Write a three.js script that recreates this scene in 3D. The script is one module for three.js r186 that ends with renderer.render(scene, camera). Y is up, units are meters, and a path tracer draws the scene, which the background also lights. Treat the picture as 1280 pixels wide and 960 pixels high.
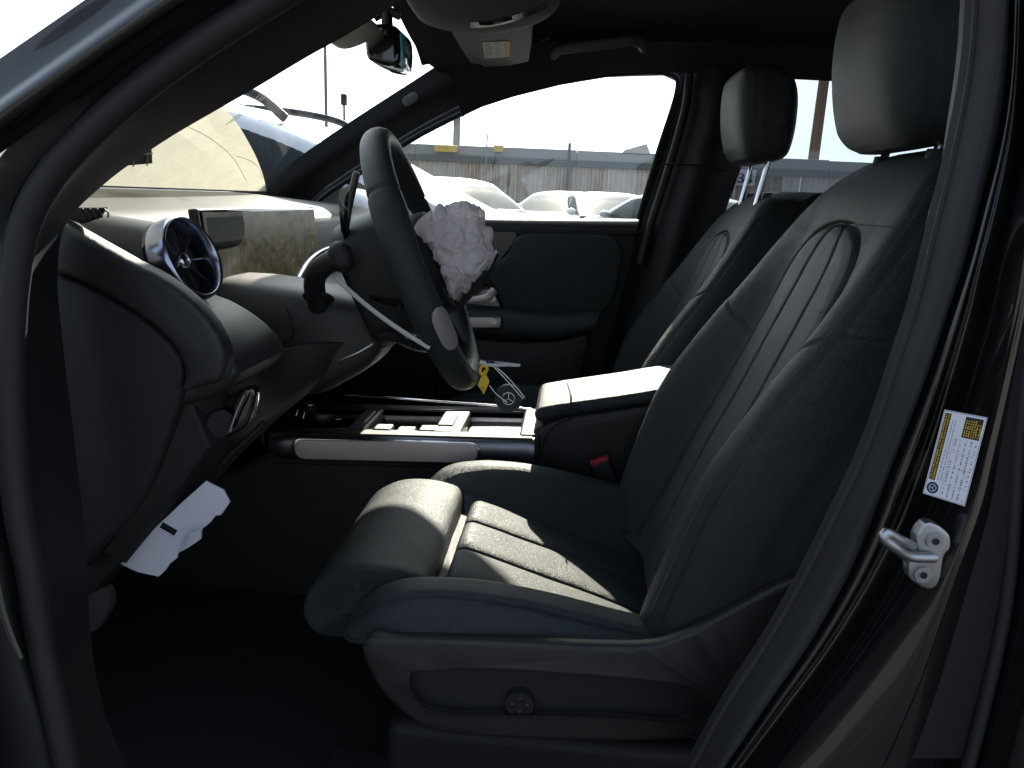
import * as THREE from 'three';
import { mergeGeometries, toCreasedNormals } from 'three/addons/utils/BufferGeometryUtils.js';
import { RoundedBoxGeometry } from 'three/addons/geometries/RoundedBoxGeometry.js';
import { ImprovedNoise } from 'three/addons/math/ImprovedNoise.js';

// ---------------------------------------------------------------- camera, sky, sun, exposure
const scene = new THREE.Scene();
const renderer = new THREE.WebGLRenderer({ antialias: true });
renderer.toneMapping = THREE.LinearToneMapping;
renderer.toneMappingExposure = 4.8;
renderer.shadowMap.enabled = true;
const F = 931, EYE = new THREE.Vector3(0, 1.25, 0);
const camera = new THREE.PerspectiveCamera(2 * Math.atan(480 / F) * 180 / Math.PI, 4 / 3, 0.02, 400);
camera.position.copy(EYE);
const upC = new THREE.Vector3(0.045, 1, 0.2492).normalize();
const dC = new THREE.Vector3(80 / F, 0.2492 - 0.045 * 80 / F, -1).normalize();
const rC = dC.clone().cross(upC).normalize();
const camRot = new THREE.Matrix4().set(rC.x, rC.y, rC.z, 0, upC.x, upC.y, upC.z, 0, -dC.x, -dC.y, -dC.z, 0, 0, 0, 0, 1);
camera.quaternion.setFromRotationMatrix(camRot);
// a pixel of the photograph on the vertical plane at depth z (or x, or the level y)
function ray(px, py) { return new THREE.Vector3((px - 640) / F, (480 - py) / F, -1).applyMatrix4(camRot); }
function W(px, py, z) { const w = ray(px, py); return w.multiplyScalar(z / w.z).add(EYE); }
function WX(px, py, x) { const w = ray(px, py); return w.multiplyScalar(x / w.x).add(EYE); }
function WY(px, py, y) { const w = ray(px, py); return w.multiplyScalar((y - EYE.y) / w.y).add(EYE); }

const sunDir = new THREE.Vector3(-0.02, 0.585, -0.96).normalize();
const sun = new THREE.DirectionalLight(new THREE.Color(1, 0.92, 0.77), 2.8);
sun.position.copy(sunDir).multiplyScalar(30); sun.castShadow = true; sun.shadow.radius = 1.2;
sun.shadow.mapSize.set(2048, 2048);
Object.assign(sun.shadow.camera, { left: -8, right: 8, top: 8, bottom: -8, near: 1, far: 80 });
scene.add(sun);
{
  const w = 256, h = 128, data = new Float32Array(w * h * 4);
  for (let j = 0; j < h; j++) for (let i = 0; i < w; i++) {
    const el = (j + 0.5) / h * Math.PI - Math.PI / 2, az = ((i + 0.5) / w - 0.5) * Math.PI * 2;
    const d = new THREE.Vector3(Math.cos(el) * Math.cos(az), Math.sin(el), Math.cos(el) * Math.sin(az));
    const t = Math.max(0, Math.sin(el)), k = Math.pow(1 - t, 2.5), q1 = Math.max(0, 0.5 + 0.5 * d.dot(sunDir)), g = Math.pow(q1, 2.6), hz0 = Math.pow(q1, 14);
    const c = [0.066 + 0.10 * k + 0.36 * g + 0.5 * hz0, 0.088 + 0.11 * k + 0.42 * g + 0.46 * hz0, 0.135 + 0.10 * k + 0.46 * g + 0.38 * hz0];
    const o = (j * w + i) * 4;
    for (let q = 0; q < 3; q++) data[o + q] = el < 0 ? 0.1 : c[q];
    data[o + 3] = 1;
  }
  const sky = new THREE.DataTexture(data, w, h, THREE.RGBAFormat, THREE.FloatType);
  sky.mapping = THREE.EquirectangularReflectionMapping; sky.magFilter = sky.minFilter = THREE.LinearFilter; sky.needsUpdate = true;
  scene.background = sky; scene.environment = sky;
}

// ---------------------------------------------------------------- helpers
let seed = 7;
const rnd = () => { seed = (seed * 1664525 + 1013904223) >>> 0; return seed / 4294967296; };
const noise = new ImprovedNoise();
const fbm = (x, y, z = 0, o = 4) => { let s = 0, a = 0.5; for (let i = 0; i < o; i++) { s += a * noise.noise(x, y, z + i * 7.3); x *= 2; y *= 2; a *= 0.5; } return s; };
const V = (x, y, z) => new THREE.Vector3(x, y, z);
const sstep = (a, b, x) => { const t = Math.min(1, Math.max(0, (x - a) / (b - a))); return t * t * (3 - 2 * t); };
const lerp = (a, b, t) => a + (b - a) * t;
const table = (pts) => (x) => {                       // smooth interpolation of [x, y] pairs
  if (x <= pts[0][0]) return pts[0][1];
  for (let i = 1; i < pts.length; i++) if (x <= pts[i][0]) {
    const [x0, y0] = pts[i - 1], [x1, y1] = pts[i], t = (x - x0) / (x1 - x0);
    const m = (k) => { const a = pts[Math.max(0, k - 1)], b = pts[Math.min(pts.length - 1, k + 1)]; return (b[1] - a[1]) / (b[0] - a[0]); };
    const h = x1 - x0, t2 = t * t, t3 = t2 * t;
    return (2 * t3 - 3 * t2 + 1) * y0 + (t3 - 2 * t2 + t) * h * m(i - 1) + (-2 * t3 + 3 * t2) * y1 + (t3 - t2) * h * m(i);
  }
  return pts[pts.length - 1][1];
};
const used = new Map();
const numbered = (n) => { const k = used.get(n) || 0; used.set(n, k + 1); return k ? n + '_' + String(k).padStart(3, '0') : n; };
function thing(name, label, category, group) {
  const g = new THREE.Group(); g.name = numbered(name); g.userData = { label, category }; if (group) g.userData.group = group;
  scene.add(g); return g;
}
function add(parent, name, geo, mat, label) {
  const m = new THREE.Mesh(geo, mat); m.castShadow = m.receiveShadow = true;
  m.name = parent === scene ? numbered(name) : name;
  if (label) m.userData.label = label;
  parent.add(m); return m;
}
function settle(g) {                                  // put the group's origin at the base of what it holds
  const b = new THREE.Box3().setFromObject(g), c = V((b.min.x + b.max.x) / 2, b.min.y, (b.min.z + b.max.z) / 2).sub(g.position);
  g.position.add(c); g.children.forEach((k) => k.position.sub(c)); return g;
}
function gridGeo(P, closedV = false, thick = 0) {      // P[i][j] points -> surface (optionally a shell), uv in metres
  const n = P.length, m = P[0].length, pos = [], uv = [], idx = [];
  let vv = 0; const lu = [];
  for (let i = 0; i < n; i++) { if (i) vv += P[i][m >> 1].distanceTo(P[i - 1][m >> 1]); let u = 0; lu.push([]); for (let j = 0; j < m; j++) { if (j) u += P[i][j].distanceTo(P[i][j - 1]); pos.push(P[i][j].x, P[i][j].y, P[i][j].z); uv.push(u, vv); } }
  for (let i = 0; i < n - 1; i++) for (let j = 0; j < m - 1; j++) { const a = i * m + j, b = a + 1, c = a + m, d = c + 1; idx.push(a, b, c, b, d, c); }
  let g = new THREE.BufferGeometry();
  g.setAttribute('position', new THREE.Float32BufferAttribute(pos, 3)); g.setAttribute('uv', new THREE.Float32BufferAttribute(uv, 2)); g.setIndex(idx); g.computeVertexNormals();
  if (thick) {
    const nn = g.attributes.normal, N = n * m, pos2 = pos.slice(), uv2 = uv.concat(uv), id2 = idx.slice();
    for (let k = 0; k < N; k++) pos2.push(pos[3 * k] - nn.getX(k) * thick, pos[3 * k + 1] - nn.getY(k) * thick, pos[3 * k + 2] - nn.getZ(k) * thick);
    for (let k = 0; k < idx.length; k += 3) id2.push(idx[k] + N, idx[k + 2] + N, idx[k + 1] + N);
    const g1 = new THREE.BufferGeometry(); g1.setAttribute('position', new THREE.Float32BufferAttribute(pos2, 3)); g1.setAttribute('uv', new THREE.Float32BufferAttribute(uv2, 2)); g1.setIndex(id2);
    // rim
    const rp = [], ru = [], ri = [], loop = [];
    for (let j = 0; j < m; j++) loop.push(j); for (let i = 1; i < n; i++) loop.push(i * m + m - 1);
    for (let j = m - 2; j >= 0; j--) loop.push((n - 1) * m + j); for (let i = n - 2; i >= 0; i--) loop.push(i * m);
    loop.forEach((k, q) => { for (const kk of [k, k + N]) rp.push(pos2[3 * kk], pos2[3 * kk + 1], pos2[3 * kk + 2]); ru.push(q * 0.01, 0, q * 0.01, thick); if (q) { const a = 2 * q - 2; ri.push(a, a + 1, a + 2, a + 1, a + 3, a + 2); } });
    const g2 = new THREE.BufferGeometry(); g2.setAttribute('position', new THREE.Float32BufferAttribute(rp, 3)); g2.setAttribute('uv', new THREE.Float32BufferAttribute(ru, 2)); g2.setIndex(ri);
    g1.computeVertexNormals(); g2.computeVertexNormals(); g = mergeGeometries([g1, g2]);
  }
  return g;
}
const curveOf = (pts, n) => new THREE.CatmullRomCurve3(pts, false, 'centripetal').getSpacedPoints(n - 1);
const pz = (list, z) => list.map((p) => W(p[0], p[1], p[2] === undefined ? z : p[2]));   // pixel lists -> points
function skin(curves, { n = 48, k = 5, thick = 0, flip = false, hard = false } = {}) {    // a surface through several curves
  const C = curves.map((c) => curveOf(c, n)), P = [];
  const total = (C.length - 1) * k;
  const cols = [];
  for (let i = 0; i < n; i++) {
    const pts = C.map((c) => c[i]);
    if (pts.length === 2 || hard) { const o = []; for (let s = 0; s < pts.length - 1; s++) for (let q = 0; q < k; q++) o.push(pts[s].clone().lerp(pts[s + 1], q / k)); o.push(pts[pts.length - 1].clone()); cols.push(o); }
    else { const cv = new THREE.CatmullRomCurve3(pts, false, 'centripetal'); cols.push(cv.getPoints(total)); }
  }
  for (let j = 0; j <= total; j++) { P.push(cols.map((c) => c[j])); }
  if (flip) P.reverse();
  return gridGeo(P, false, thick);
}
function loft(rings, caps = true) {                   // closed rings of equal count
  const P = rings.map((r) => r.concat([r[0]]));
  const g = gridGeo(P);
  // weld the seam normals
  const m = P[0].length, nn = g.attributes.normal;
  for (let i = 0; i < P.length; i++) { const a = i * m, b = a + m - 1, v = V(nn.getX(a) + nn.getX(b), nn.getY(a) + nn.getY(b), nn.getZ(a) + nn.getZ(b)).normalize(); nn.setXYZ(a, v.x, v.y, v.z); nn.setXYZ(b, v.x, v.y, v.z); }
  if (!caps) return g;
  const out = [g];
  for (const [r, s] of [[rings[0], 1], [rings[rings.length - 1], -1]]) {
    const c = r.reduce((a, p) => a.add(p), V(0, 0, 0)).multiplyScalar(1 / r.length), pos = [c.x, c.y, c.z], uv = [0, 0], idx = [];
    r.forEach((p, i) => { pos.push(p.x, p.y, p.z); uv.push(p.x - c.x, p.y - c.y + p.z - c.z); const a = 1 + i, b = 1 + (i + 1) % r.length; idx.push(0, s > 0 ? b : a, s > 0 ? a : b); });
    const q = new THREE.BufferGeometry(); q.setAttribute('position', new THREE.Float32BufferAttribute(pos, 3)); q.setAttribute('uv', new THREE.Float32BufferAttribute(uv, 2)); q.setIndex(idx); q.computeVertexNormals(); out.push(q);
  }
  return mergeGeometries(out);
}
function smoothOutline(pts, n = 90, closed = true) { return new THREE.CatmullRomCurve3(pts, closed, 'centripetal').getSpacedPoints(n).slice(0, closed ? n : n + 1); }
function shapeXY(pts) { return new THREE.Shape(pts.map((p) => new THREE.Vector2(p.x, p.y))); }
function plate(pts, zFront, depth, { bevel = 0.003, holes = [], seg = 3 } = {}) {      // outline in x,y extruded away from the viewer
  const s = shapeXY(pts); holes.forEach((h) => s.holes.push(new THREE.Path(h.map((p) => new THREE.Vector2(p.x, p.y)))));
  const g = new THREE.ExtrudeGeometry(s, { depth: depth - 2 * bevel, bevelEnabled: bevel > 0, bevelSize: bevel, bevelThickness: bevel, bevelOffset: -bevel, bevelSegments: seg, curveSegments: 8 });
  g.translate(0, 0, zFront - depth + bevel); return toCreasedNormals(g, 0.55);
}
function extrudeZ(profile, z0, z1, bevel = 0.01) {     // a side profile [x, y] swept across the car
  const s = new THREE.Shape(profile.map((p) => new THREE.Vector2(p[0], p[1])));
  const g = new THREE.ExtrudeGeometry(s, { depth: Math.abs(z1 - z0) - 2 * bevel, bevelEnabled: true, bevelSize: bevel, bevelThickness: bevel, bevelOffset: -bevel, bevelSegments: 4 });
  g.translate(0, 0, Math.min(z0, z1) + bevel); return toCreasedNormals(g, 0.55);
}
function tube(pts, r, { n = 40, rs = 12, closed = false, radius, flat = 1, up } = {}) {
  const cv = new THREE.CatmullRomCurve3(pts, closed, 'centripetal'), fr = cv.computeFrenetFrames(n, closed), rings = [];
  for (let i = 0; i <= n; i++) {
    const t = i / n, c = cv.getPointAt(t), R = radius ? radius(t) : r, T = fr.tangents[i];
    let N = fr.normals[i], B = fr.binormals[i];
    if (up) { B = up.clone().cross(T).normalize(); N = T.clone().cross(B).normalize(); }
    const ring = []; for (let a = 0; a < rs; a++) { const q = a / rs * Math.PI * 2; ring.push(c.clone().addScaledVector(N, Math.cos(q) * R * flat).addScaledVector(B, Math.sin(q) * R)); }
    rings.push(ring);
  }
  return loft(rings, !closed);
}
function box(x, y, z, cx, cy, cz, r = 0.004) { const g = new RoundedBoxGeometry(x, y, z, 3, Math.min(r, x / 2.1, y / 2.1, z / 2.1)); g.translate(cx, cy, cz); return g; }
function orient(g, origin, X, Y, Z) { g.applyMatrix4(new THREE.Matrix4().makeBasis(X, Y, Z).setPosition(origin)); return g; }

// ---------------------------------------------------------------- textures and materials
function tex(w, h, fn, srgb = false) {
  const d = new Uint8Array(w * h * 4);
  for (let j = 0; j < h; j++) for (let i = 0; i < w; i++) { const c = fn(i / w, j / h, i, j), o = (j * w + i) * 4; if (typeof c === 'number') { d[o] = d[o + 1] = d[o + 2] = Math.max(0, Math.min(255, c * 255)); d[o + 3] = 255; } else { for (let q = 0; q < 4; q++) d[o + q] = q === 3 && c[3] === undefined ? 255 : Math.max(0, Math.min(255, c[q] * 255)); } }
  const t = new THREE.DataTexture(d, w, h); t.magFilter = THREE.LinearFilter; t.minFilter = THREE.LinearMipmapLinearFilter; t.generateMipmaps = true;
  t.wrapS = t.wrapT = THREE.RepeatWrapping; if (srgb) t.colorSpace = THREE.SRGBColorSpace; t.needsUpdate = true; return t;
}
function canvasTex(w, h, draw) {
  const c = document.createElement('canvas'); c.width = w; c.height = h; draw(c.getContext('2d'), w, h);
  const t = new THREE.CanvasTexture(c); t.colorSpace = THREE.SRGBColorSpace; return t;
}
const hash2 = (x, y) => { let h = (x * 374761393 + y * 668265263) | 0; h = Math.imul(h ^ (h >>> 13), 1274126177); return ((h ^ (h >>> 16)) >>> 0) / 4294967296; };
function worley(u, v, n) {                             // tileable cells, returns F2 - F1
  const x = u * n, y = v * n, xi = Math.floor(x), yi = Math.floor(y); let a = 9, b = 9;
  for (let dy = -1; dy <= 1; dy++) for (let dx = -1; dx <= 1; dx++) {
    const cx = ((xi + dx) % n + n) % n, cy = ((yi + dy) % n + n) % n;
    const d = Math.hypot(xi + dx + hash2(cx, cy) - x, yi + dy + hash2(cx + 91, cy + 17) - y);
    if (d < a) { b = a; a = d; } else if (d < b) b = d;
  }
  return b - a;
}
const leatherBump = tex(512, 512, (u, v) => Math.min(1, worley(u, v, 44) * 2.2));
leatherBump.repeat.set(10, 10);
const grainBump = tex(256, 256, (u, v, i, j) => 0.35 + 0.65 * Math.min(1, worley(u, v, 50) * 1.6) * (0.7 + 0.3 * hash2(i, j)));
grainBump.repeat.set(16, 16);
const weave = tex(128, 128, (u, v, i, j) => 0.5 + 0.25 * Math.sin(i * Math.PI / 4) * Math.sin(j * Math.PI / 4) + 0.25 * hash2(i, j)); weave.repeat.set(20, 20);
const brushed = tex(256, 256, (u, v, i, j) => 0.45 + 0.3 * hash2(i, 3) + 0.25 * hash2(i, j)); brushed.repeat.set(6, 2);
const dustRough = tex(512, 512, (u, v) => 0.5 + 0.5 * fbm(u * 18, v * 18, 2));
const lin = (r, g, b) => new THREE.Color().setRGB(r, g, b);
const mat = (c, rough, o = {}) => new THREE.MeshStandardMaterial({ color: c, roughness: rough, side: THREE.DoubleSide, ...o });
const phys = (c, rough, o = {}) => new THREE.MeshPhysicalMaterial({ color: c, roughness: rough, side: THREE.DoubleSide, ...o });
const M = {
  leather: mat(lin(0.021, 0.0275, 0.029), 0.48, { bumpMap: leatherBump, bumpScale: 0.0005 }),
  plastic: mat(lin(0.011, 0.0115, 0.0125), 0.58, { bumpMap: grainBump, bumpScale: 0.00012 }),
  plasticSoft: mat(lin(0.018, 0.019, 0.020), 0.52, { bumpMap: grainBump, bumpScale: 0.00016 }),
  plasticWarm: mat(lin(0.018, 0.0165, 0.016), 0.50, { bumpMap: grainBump, bumpScale: 0.00012 }),
  trim: mat(lin(0.010, 0.0105, 0.012), 0.66, { bumpMap: grainBump, bumpScale: 0.00012 }),
  gloss: phys(lin(0.006, 0.006, 0.007), 0.12, { clearcoat: 1, clearcoatRoughness: 0.04 }),
  paint: phys(lin(0.005, 0.005, 0.006), 0.22, { clearcoat: 1, clearcoatRoughness: 0.03 }),
  rubber: mat(lin(0.020, 0.0195, 0.021), 0.6, { bumpMap: grainBump, bumpScale: 0.0001 }),
  cloth: mat(lin(0.016, 0.017, 0.019), 0.95, { bumpMap: weave, bumpScale: 0.0003 }),
  carpet: mat(lin(0.005, 0.005, 0.0055), 1, { bumpMap: weave, bumpScale: 0.001 }),
  dark: mat(lin(0.006, 0.006, 0.007), 0.7),
  grey: mat(lin(0.11, 0.11, 0.115), 0.75, { bumpMap: weave, bumpScale: 0.0002 }),
  chrome: mat(lin(0.78, 0.78, 0.80), 0.14, { metalness: 1 }),
  satin: mat(lin(0.42, 0.41, 0.42), 0.34, { metalness: 1, roughnessMap: brushed }),
  darkSatin: mat(lin(0.22, 0.215, 0.235), 0.34, { metalness: 0.95 }),
  steel: mat(lin(0.45, 0.46, 0.48), 0.38, { metalness: 1, bumpMap: grainBump, bumpScale: 0.0002 }),
  alu: mat(lin(0.78, 0.64, 0.585), 0.36, { metalness: 0.3, bumpMap: brushed, bumpScale: 0.00006 }),
  paleBar: mat(lin(0.6, 0.6, 0.56), 0.6),
  tray: mat(lin(0.16, 0.16, 0.16), 0.36, { metalness: 0.4, bumpMap: grainBump, bumpScale: 0.0001 }),
  red: mat(lin(0.45, 0.03, 0.05), 0.45),
  yellow: mat(lin(0.75, 0.52, 0.03), 0.5),
  whitePaper: mat(lin(0.62, 0.61, 0.66), 0.7, { bumpMap: weave, bumpScale: 0.0002 }),
  glass: phys(lin(0.97, 0.985, 0.98), 0.02, { transmission: 1, thickness: 0, ior: 1.5 }),
  tint: phys(lin(0.56, 0.58, 0.60), 0.02, { transmission: 1, thickness: 0, ior: 1.5 }),
};

// ---------------------------------------------------------------- ground
{
  const gm = tex(512, 512, (u, v, i, j) => { const n = 0.5 + 0.5 * fbm(u * 9, v * 9, 1, 5), s = hash2(i, j); const k = 0.22 + 0.13 * n + 0.07 * s; return [k * 1.0, k * 0.94, k * 0.86]; }, true);
  gm.repeat.set(90, 90);
  const g = new THREE.PlaneGeometry(360, 360); g.rotateX(-Math.PI / 2);
  const m = add(scene, 'ground', g, mat(0xffffff, 0.95, { map: gm })); m.userData.kind = 'structure'; m.userData.label = 'dusty grey asphalt of the car yard'; m.castShadow = false;
}

// ---------------------------------------------------------------- the car that the picture looks into: its body shell
const car = thing('black_car', 'black car seen through its open front door', 'car');
const DOOR_WIN = [[797, 277], [823, 190], [847, 112], [847, 98], [832, 91], [760, 93], [700, 103], [640, 118], [600, 131], [560, 150], [525, 168], [480, 195], [440, 222], [400, 250], [388, 266], [400, 274], [600, 277]];
{
  // headliner
  const P = [], XS = 40, ZS = 36;
  for (let i = 0; i <= ZS; i++) { const z = lerp(-0.50, -2.22, i / ZS), r = []; for (let j = 0; j <= XS; j++) { const x = lerp(-0.46, 1.75, j / XS), q = Math.abs((z + 1.42) / 0.84); let y = 1.765 - 0.10 * Math.pow(q, 5) - 0.05 * Math.pow(Math.max(0, (0.05 - x) / 0.5), 2) - 0.04 * Math.pow(Math.max(0, (x - 0.9) / 0.8), 2); r.push(V(x, y, z)); } P.push(r); }
  add(car, 'headliner', gridGeo(P, false, 0.04), M.cloth, 'dark woven headliner');
  const R = P.map((r) => r.map((p) => p.clone().add(V(-0.02, 0.062, 0))));
  add(car, 'roof_panel', gridGeo(R, false, 0.01), M.paint, 'black painted roof panel');
  // trim over the far windows
  const top = [[560, 66], [640, 50], [760, 42], [900, 44], [1060, 52], [1250, 70], [1500, 100]];
  const low = [[575, 138], [600, 122], [640, 108], [700, 93], [760, 82], [840, 79], [1000, 88], [1250, 100], [1500, 120]];
  add(car, 'roof_rail_trim', skin([pz(top, -2.12), pz(low.map(([a, b]) => [a, b + 3]), -2.27)], { thick: 0.02, n: 60 }), M.cloth, 'dark trim over the far side windows');
  const hz = [-1.62, -1.70, -1.84, -1.98, -2.10, -2.19, -2.24];
  add(car, 'header_trim', skin([[[478, -40], [490, -2], [506, 34], [522, 62], [536, 80], [548, 90], [556, 108]].map(([a, b], i) => W(a, b, hz[i])), [[560, -60], [580, -20], [600, 15], [615, 45], [622, 70], [626, 95], [622, 118]].map(([a, b], i) => W(a, b, hz[i] - 0.02))], { thick: 0.012, n: 50 }), M.cloth, 'padded edge of the headliner above the windscreen');
  // far windscreen pillar
  const up = [[552, 78], [520, 99], [470, 131], [420, 164], [370, 199], [330, 228], [296, 254]], dn = [[615, 112], [570, 134], [520, 160], [470, 190], [430, 217], [400, 240], [362, 275]];
  const mid = up.map((p, i) => [(p[0] + dn[i][0]) / 2, (p[1] + dn[i][1]) / 2, -2.20]);
  const ap = add(car, 'windscreen_pillar', skin([pz(up, -2.19), pz(mid), pz(dn, -2.265)], { thick: 0.02 }), M.trim, 'dark far windscreen pillar trim with a small oval badge');
  const bc = W(513, 124, -2.185), bdg = new THREE.CapsuleGeometry(0.014, 0.022, 4, 12); bdg.scale(1, 1, 0.25);
  bdg.rotateZ(-1.0); bdg.translate(bc.x, bc.y, bc.z); add(ap, 'badge', bdg, M.grey);
  // far body side with its two window openings
  const o = [[300, 256], [340, 229], [420, 172], [500, 120], [560, 80], [620, 45], [760, 20], [1300, 40], [1750, 60], [1750, 900], [250, 900], [300, 300]];
  const win2 = [[950, 92], [1200, 94], [1330, 110], [1290, 300], [886, 300]];
  add(car, 'side_panel', plate(pz(o, -2.40), -2.40, 0.05, { bevel: 0, holes: [pz(DOOR_WIN, -2.40), pz(win2, -2.40)] }), M.dark, 'dark far side of the body');
  const g2 = pz([[930, 80], [1220, 84], [1350, 100], [1310, 310], [866, 310]], -2.43);
  add(car, 'rear_side_window', plate(g2, -2.425, 0.004, { bevel: 0 }), M.tint, 'tinted rear side window');
  // far door pillar between the doors, with its belt cover and seal
  const pl = [[866, 84], [858, 150], [842, 205], [822, 270], [800, 350], [775, 440], [755, 540]], pr = [[950, 84], [945, 150], [928, 205], [905, 270], [880, 360], [860, 450], [850, 560]];
  const pm = pl.map((p, i) => [lerp(p[0], pr[i][0], 0.4), p[1], -2.20]);
  add(car, 'door_pillar', skin([pz(pl, -2.28), pz(pm), pz(pr, -2.30)], { thick: 0.02 }), M.trim, 'dark far pillar between the doors');
  add(car, 'pillar_seal', tube(pz([[862, 92], [858, 130], [848, 170], [836, 210], [824, 248], [812, 285], [800, 330]], -2.262), 0.012, { n: 40 }), M.rubber, 'grey door seal on the far pillar');
  const mj = pz([[829, 205, -2.205], [860, 206, -2.19], [912, 212, -2.25]]); add(car, 'pillar_joint', tube(mj, 0.0025, { n: 20, rs: 6 }), M.dark);
  // floor, bulkhead, rear panel
  add(car, 'floor', box(2.9, 0.05, 1.86, 0.35, 0.36, -1.45, 0.01), M.carpet, 'black carpet floor');
  add(car, 'bulkhead', box(0.04, 0.86, 1.80, -1.04, 0.80, -1.46, 0.01), M.carpet);
  add(car, 'rear_panel', box(0.05, 1.4, 1.86, 1.78, 1.05, -1.45, 0.01), M.cloth);
  // rear bench
  add(car, 'rear_bench', mergeGeometries([box(0.5, 0.16, 1.36, 1.18, 0.66, -1.46, 0.05), box(0.16, 0.62, 1.36, 1.46, 0.95, -1.46, 0.05)]), M.leather, 'black rear bench');
  // bonnet and cowl ahead of the windscreen
  const hb = []; for (let i = 0; i <= 16; i++) { const z = lerp(-0.56, -2.36, i / 16), q = Math.pow(Math.abs((z + 1.46) / 0.9), 4), r = []; for (let j = 0; j <= 12; j++) { const x = lerp(-1.06, -2.0, j / 12); r.push(V(x, 1.185 - 0.10 * q - 0.17 * Math.pow(j / 12, 1.8), z)); } hb.push(r); }
  add(car, 'bonnet', gridGeo(hb, false, 0.01), M.paint, 'black bonnet');
  // near windscreen pillar and door aperture: paint, groove, seal, inner trim
  const K0 = [[-150, 186], [-80, 135], [0, 78], [113, 0], [260, -103]], K1 = [[-150, 236], [-80, 186], [0, 127], [179, 0], [320, -100]];
  const K2 = [[-140, 290], [-70, 235], [20, 172], [165, 62], [265, 0], [400, -85]], Kp = [[-150, 262], [-80, 208], [0, 148], [179, 22], [330, -85]];
  add(car, 'painted_pillar', skin([pz(K0, -0.602), pz(K1, -0.600), pz(Kp, -0.594), pz(K2, -0.612)], { thick: 0.004, n: 60, k: 8 }), M.paint, 'glossy black paint of the near windscreen pillar');
  const K3 = [[14, 700], [8, 560], [6, 432], [12, 344], [27, 275], [62, 213], [137, 137], [240, 58], [344, -8], [470, -85]];
  add(car, 'aperture_panel', skin([pz([[-120, 960], [-120, 700], [-100, 432], [-70, 330], [-30, 250], [20, 172], [110, 102], [210, 34], [320, -33], [440, -110]], -0.614), pz(K3.map(([a, b]) => [a - 4, b - 4]), -0.632)], { thick: 0.004, n: 70 }), M.paint);
  const KS = [[96, 1010], [66, 872], [48, 785], [38, 715], [25, 650], [16, 562], [13, 432], [19, 344], [33, 275], [68, 213], [143, 137], [246, 58], [350, -8], [476, -85]];
  add(car, 'door_seal', tube(pz(KS, -0.628), 0.0125, { n: 120, rs: 14 }), M.rubber, 'grey rubber door seal of the front aperture');
  const K4 = [[160, 990], [120, 900], [100, 800], [96, 715], [80, 560], [66, 450], [56, 340], [66, 275], [113, 223], [192, 165], [268, 120], [310, 96], [378, 55], [440, 20], [560, -60]];
  const KSo = curveOf(pz(KS, -0.632), 60), K4o = curveOf(pz(K4, -0.735), 60);
  const midc = KSo.map((p, i) => p.clone().lerp(K4o[i], 0.5).add(V(0, 0, 0.022)));
  add(car, 'pillar_trim', skin([KSo, midc, K4o], { thick: 0.012, n: 90 }), M.trim, 'dark inner trim of the near windscreen pillar');
  add(car, 'trim_lip', tube(pz([[47, 330], [52, 450], [66, 560], [84, 690]], -0.712), 0.0035, { n: 30, rs: 8 }), M.trim);
  // lower hinge pillar at the foot of the aperture
  add(car, 'hinge_pillar', skin([pz([[-120, 690], [-90, 800], [-60, 900], [-40, 1010]], -0.60), pz([[-10, 690], [10, 800], [40, 900], [60, 1010]], -0.615), pz([[20, 690], [40, 800], [66, 880], [100, 1010]], -0.64)], { thick: 0.01 }), M.plastic);
  add(car, 'painted_lit_edge', skin([pz([[-14, 690], [-3, 760], [12, 802], [24, 826]], -0.598), pz([[-11, 690], [2, 760], [15, 800], [25, 824]], -0.595)], { thick: 0.003 }), mat(lin(0.10, 0.095, 0.075), 0.8));  // sunlit edge put into the colour: a pale strip on the hinge pillar
  // near door pillar
  const B0 = [[1202, -30], [1195, 75], [1182, 165], [1174, 220], [1162, 260], [1145, 340], [1125, 420], [1107, 480], [1080, 555], [1055, 610], [1025, 670], [975, 760], [905, 880], [850, 975]];
  const B1 = [[1224, -30], [1216, 75], [1201, 160], [1186, 225], [1171, 285], [1147, 380], [1122, 455], [1097, 530], [1072, 590], [1045, 645], [1010, 715], [965, 795], [910, 880], [858, 975]];
  const B2 = [[1263, -30], [1257, 100], [1245, 175], [1222, 265], [1205, 330], [1190, 375], [1155, 480], [1130, 545], [1110, 595], [1090, 650], [1060, 720], [1015, 800], [960, 880], [895, 975]];
  const B3 = [[1275, -30], [1270, 100], [1262, 175], [1243, 265], [1226, 330], [1212, 390], [1186, 480], [1166, 545], [1146, 600], [1122, 660], [1086, 730], [1036, 810], [980, 885], [912, 975]];
  const B4 = [[1310, -30], [1300, 150], [1288, 280], [1275, 380], [1250, 500], [1235, 565], [1220, 630], [1185, 730], [1140, 860], [1090, 975]];
  add(car, 'pillar_cover', skin([pz(B0.map(([a, b]) => [a + 14, b]), -0.80), pz(B0, -0.715), pz(B1.map(([a, b]) => [a - 4, b]), -0.668)], { thick: 0.01, n: 80 }), M.plasticSoft, 'dark grey cover of the near door pillar');
  const c1 = curveOf(pz(B1, -0.668), 80), c2 = curveOf(pz(B2, -0.640), 80);
  add(car, 'pillar_seal', skin([c1.map((p) => p.clone().add(V(-0.004, 0, -0.012))), c1, c1.map((p, i) => p.clone().lerp(c2[i], 0.45).add(V(0, 0, 0.016))), c2, c2.map((p) => p.clone().add(V(0.003, 0, -0.02)))], { thick: 0.004, n: 90 }), M.rubber, 'broad rubber seal on the near door pillar');
  const c3 = curveOf(pz(B3, -0.652), 80), c4 = curveOf(pz(B4, -0.588), 80);
  const bump = (t) => c3.map((p, i) => p.clone().lerp(c4[i], t));
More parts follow.
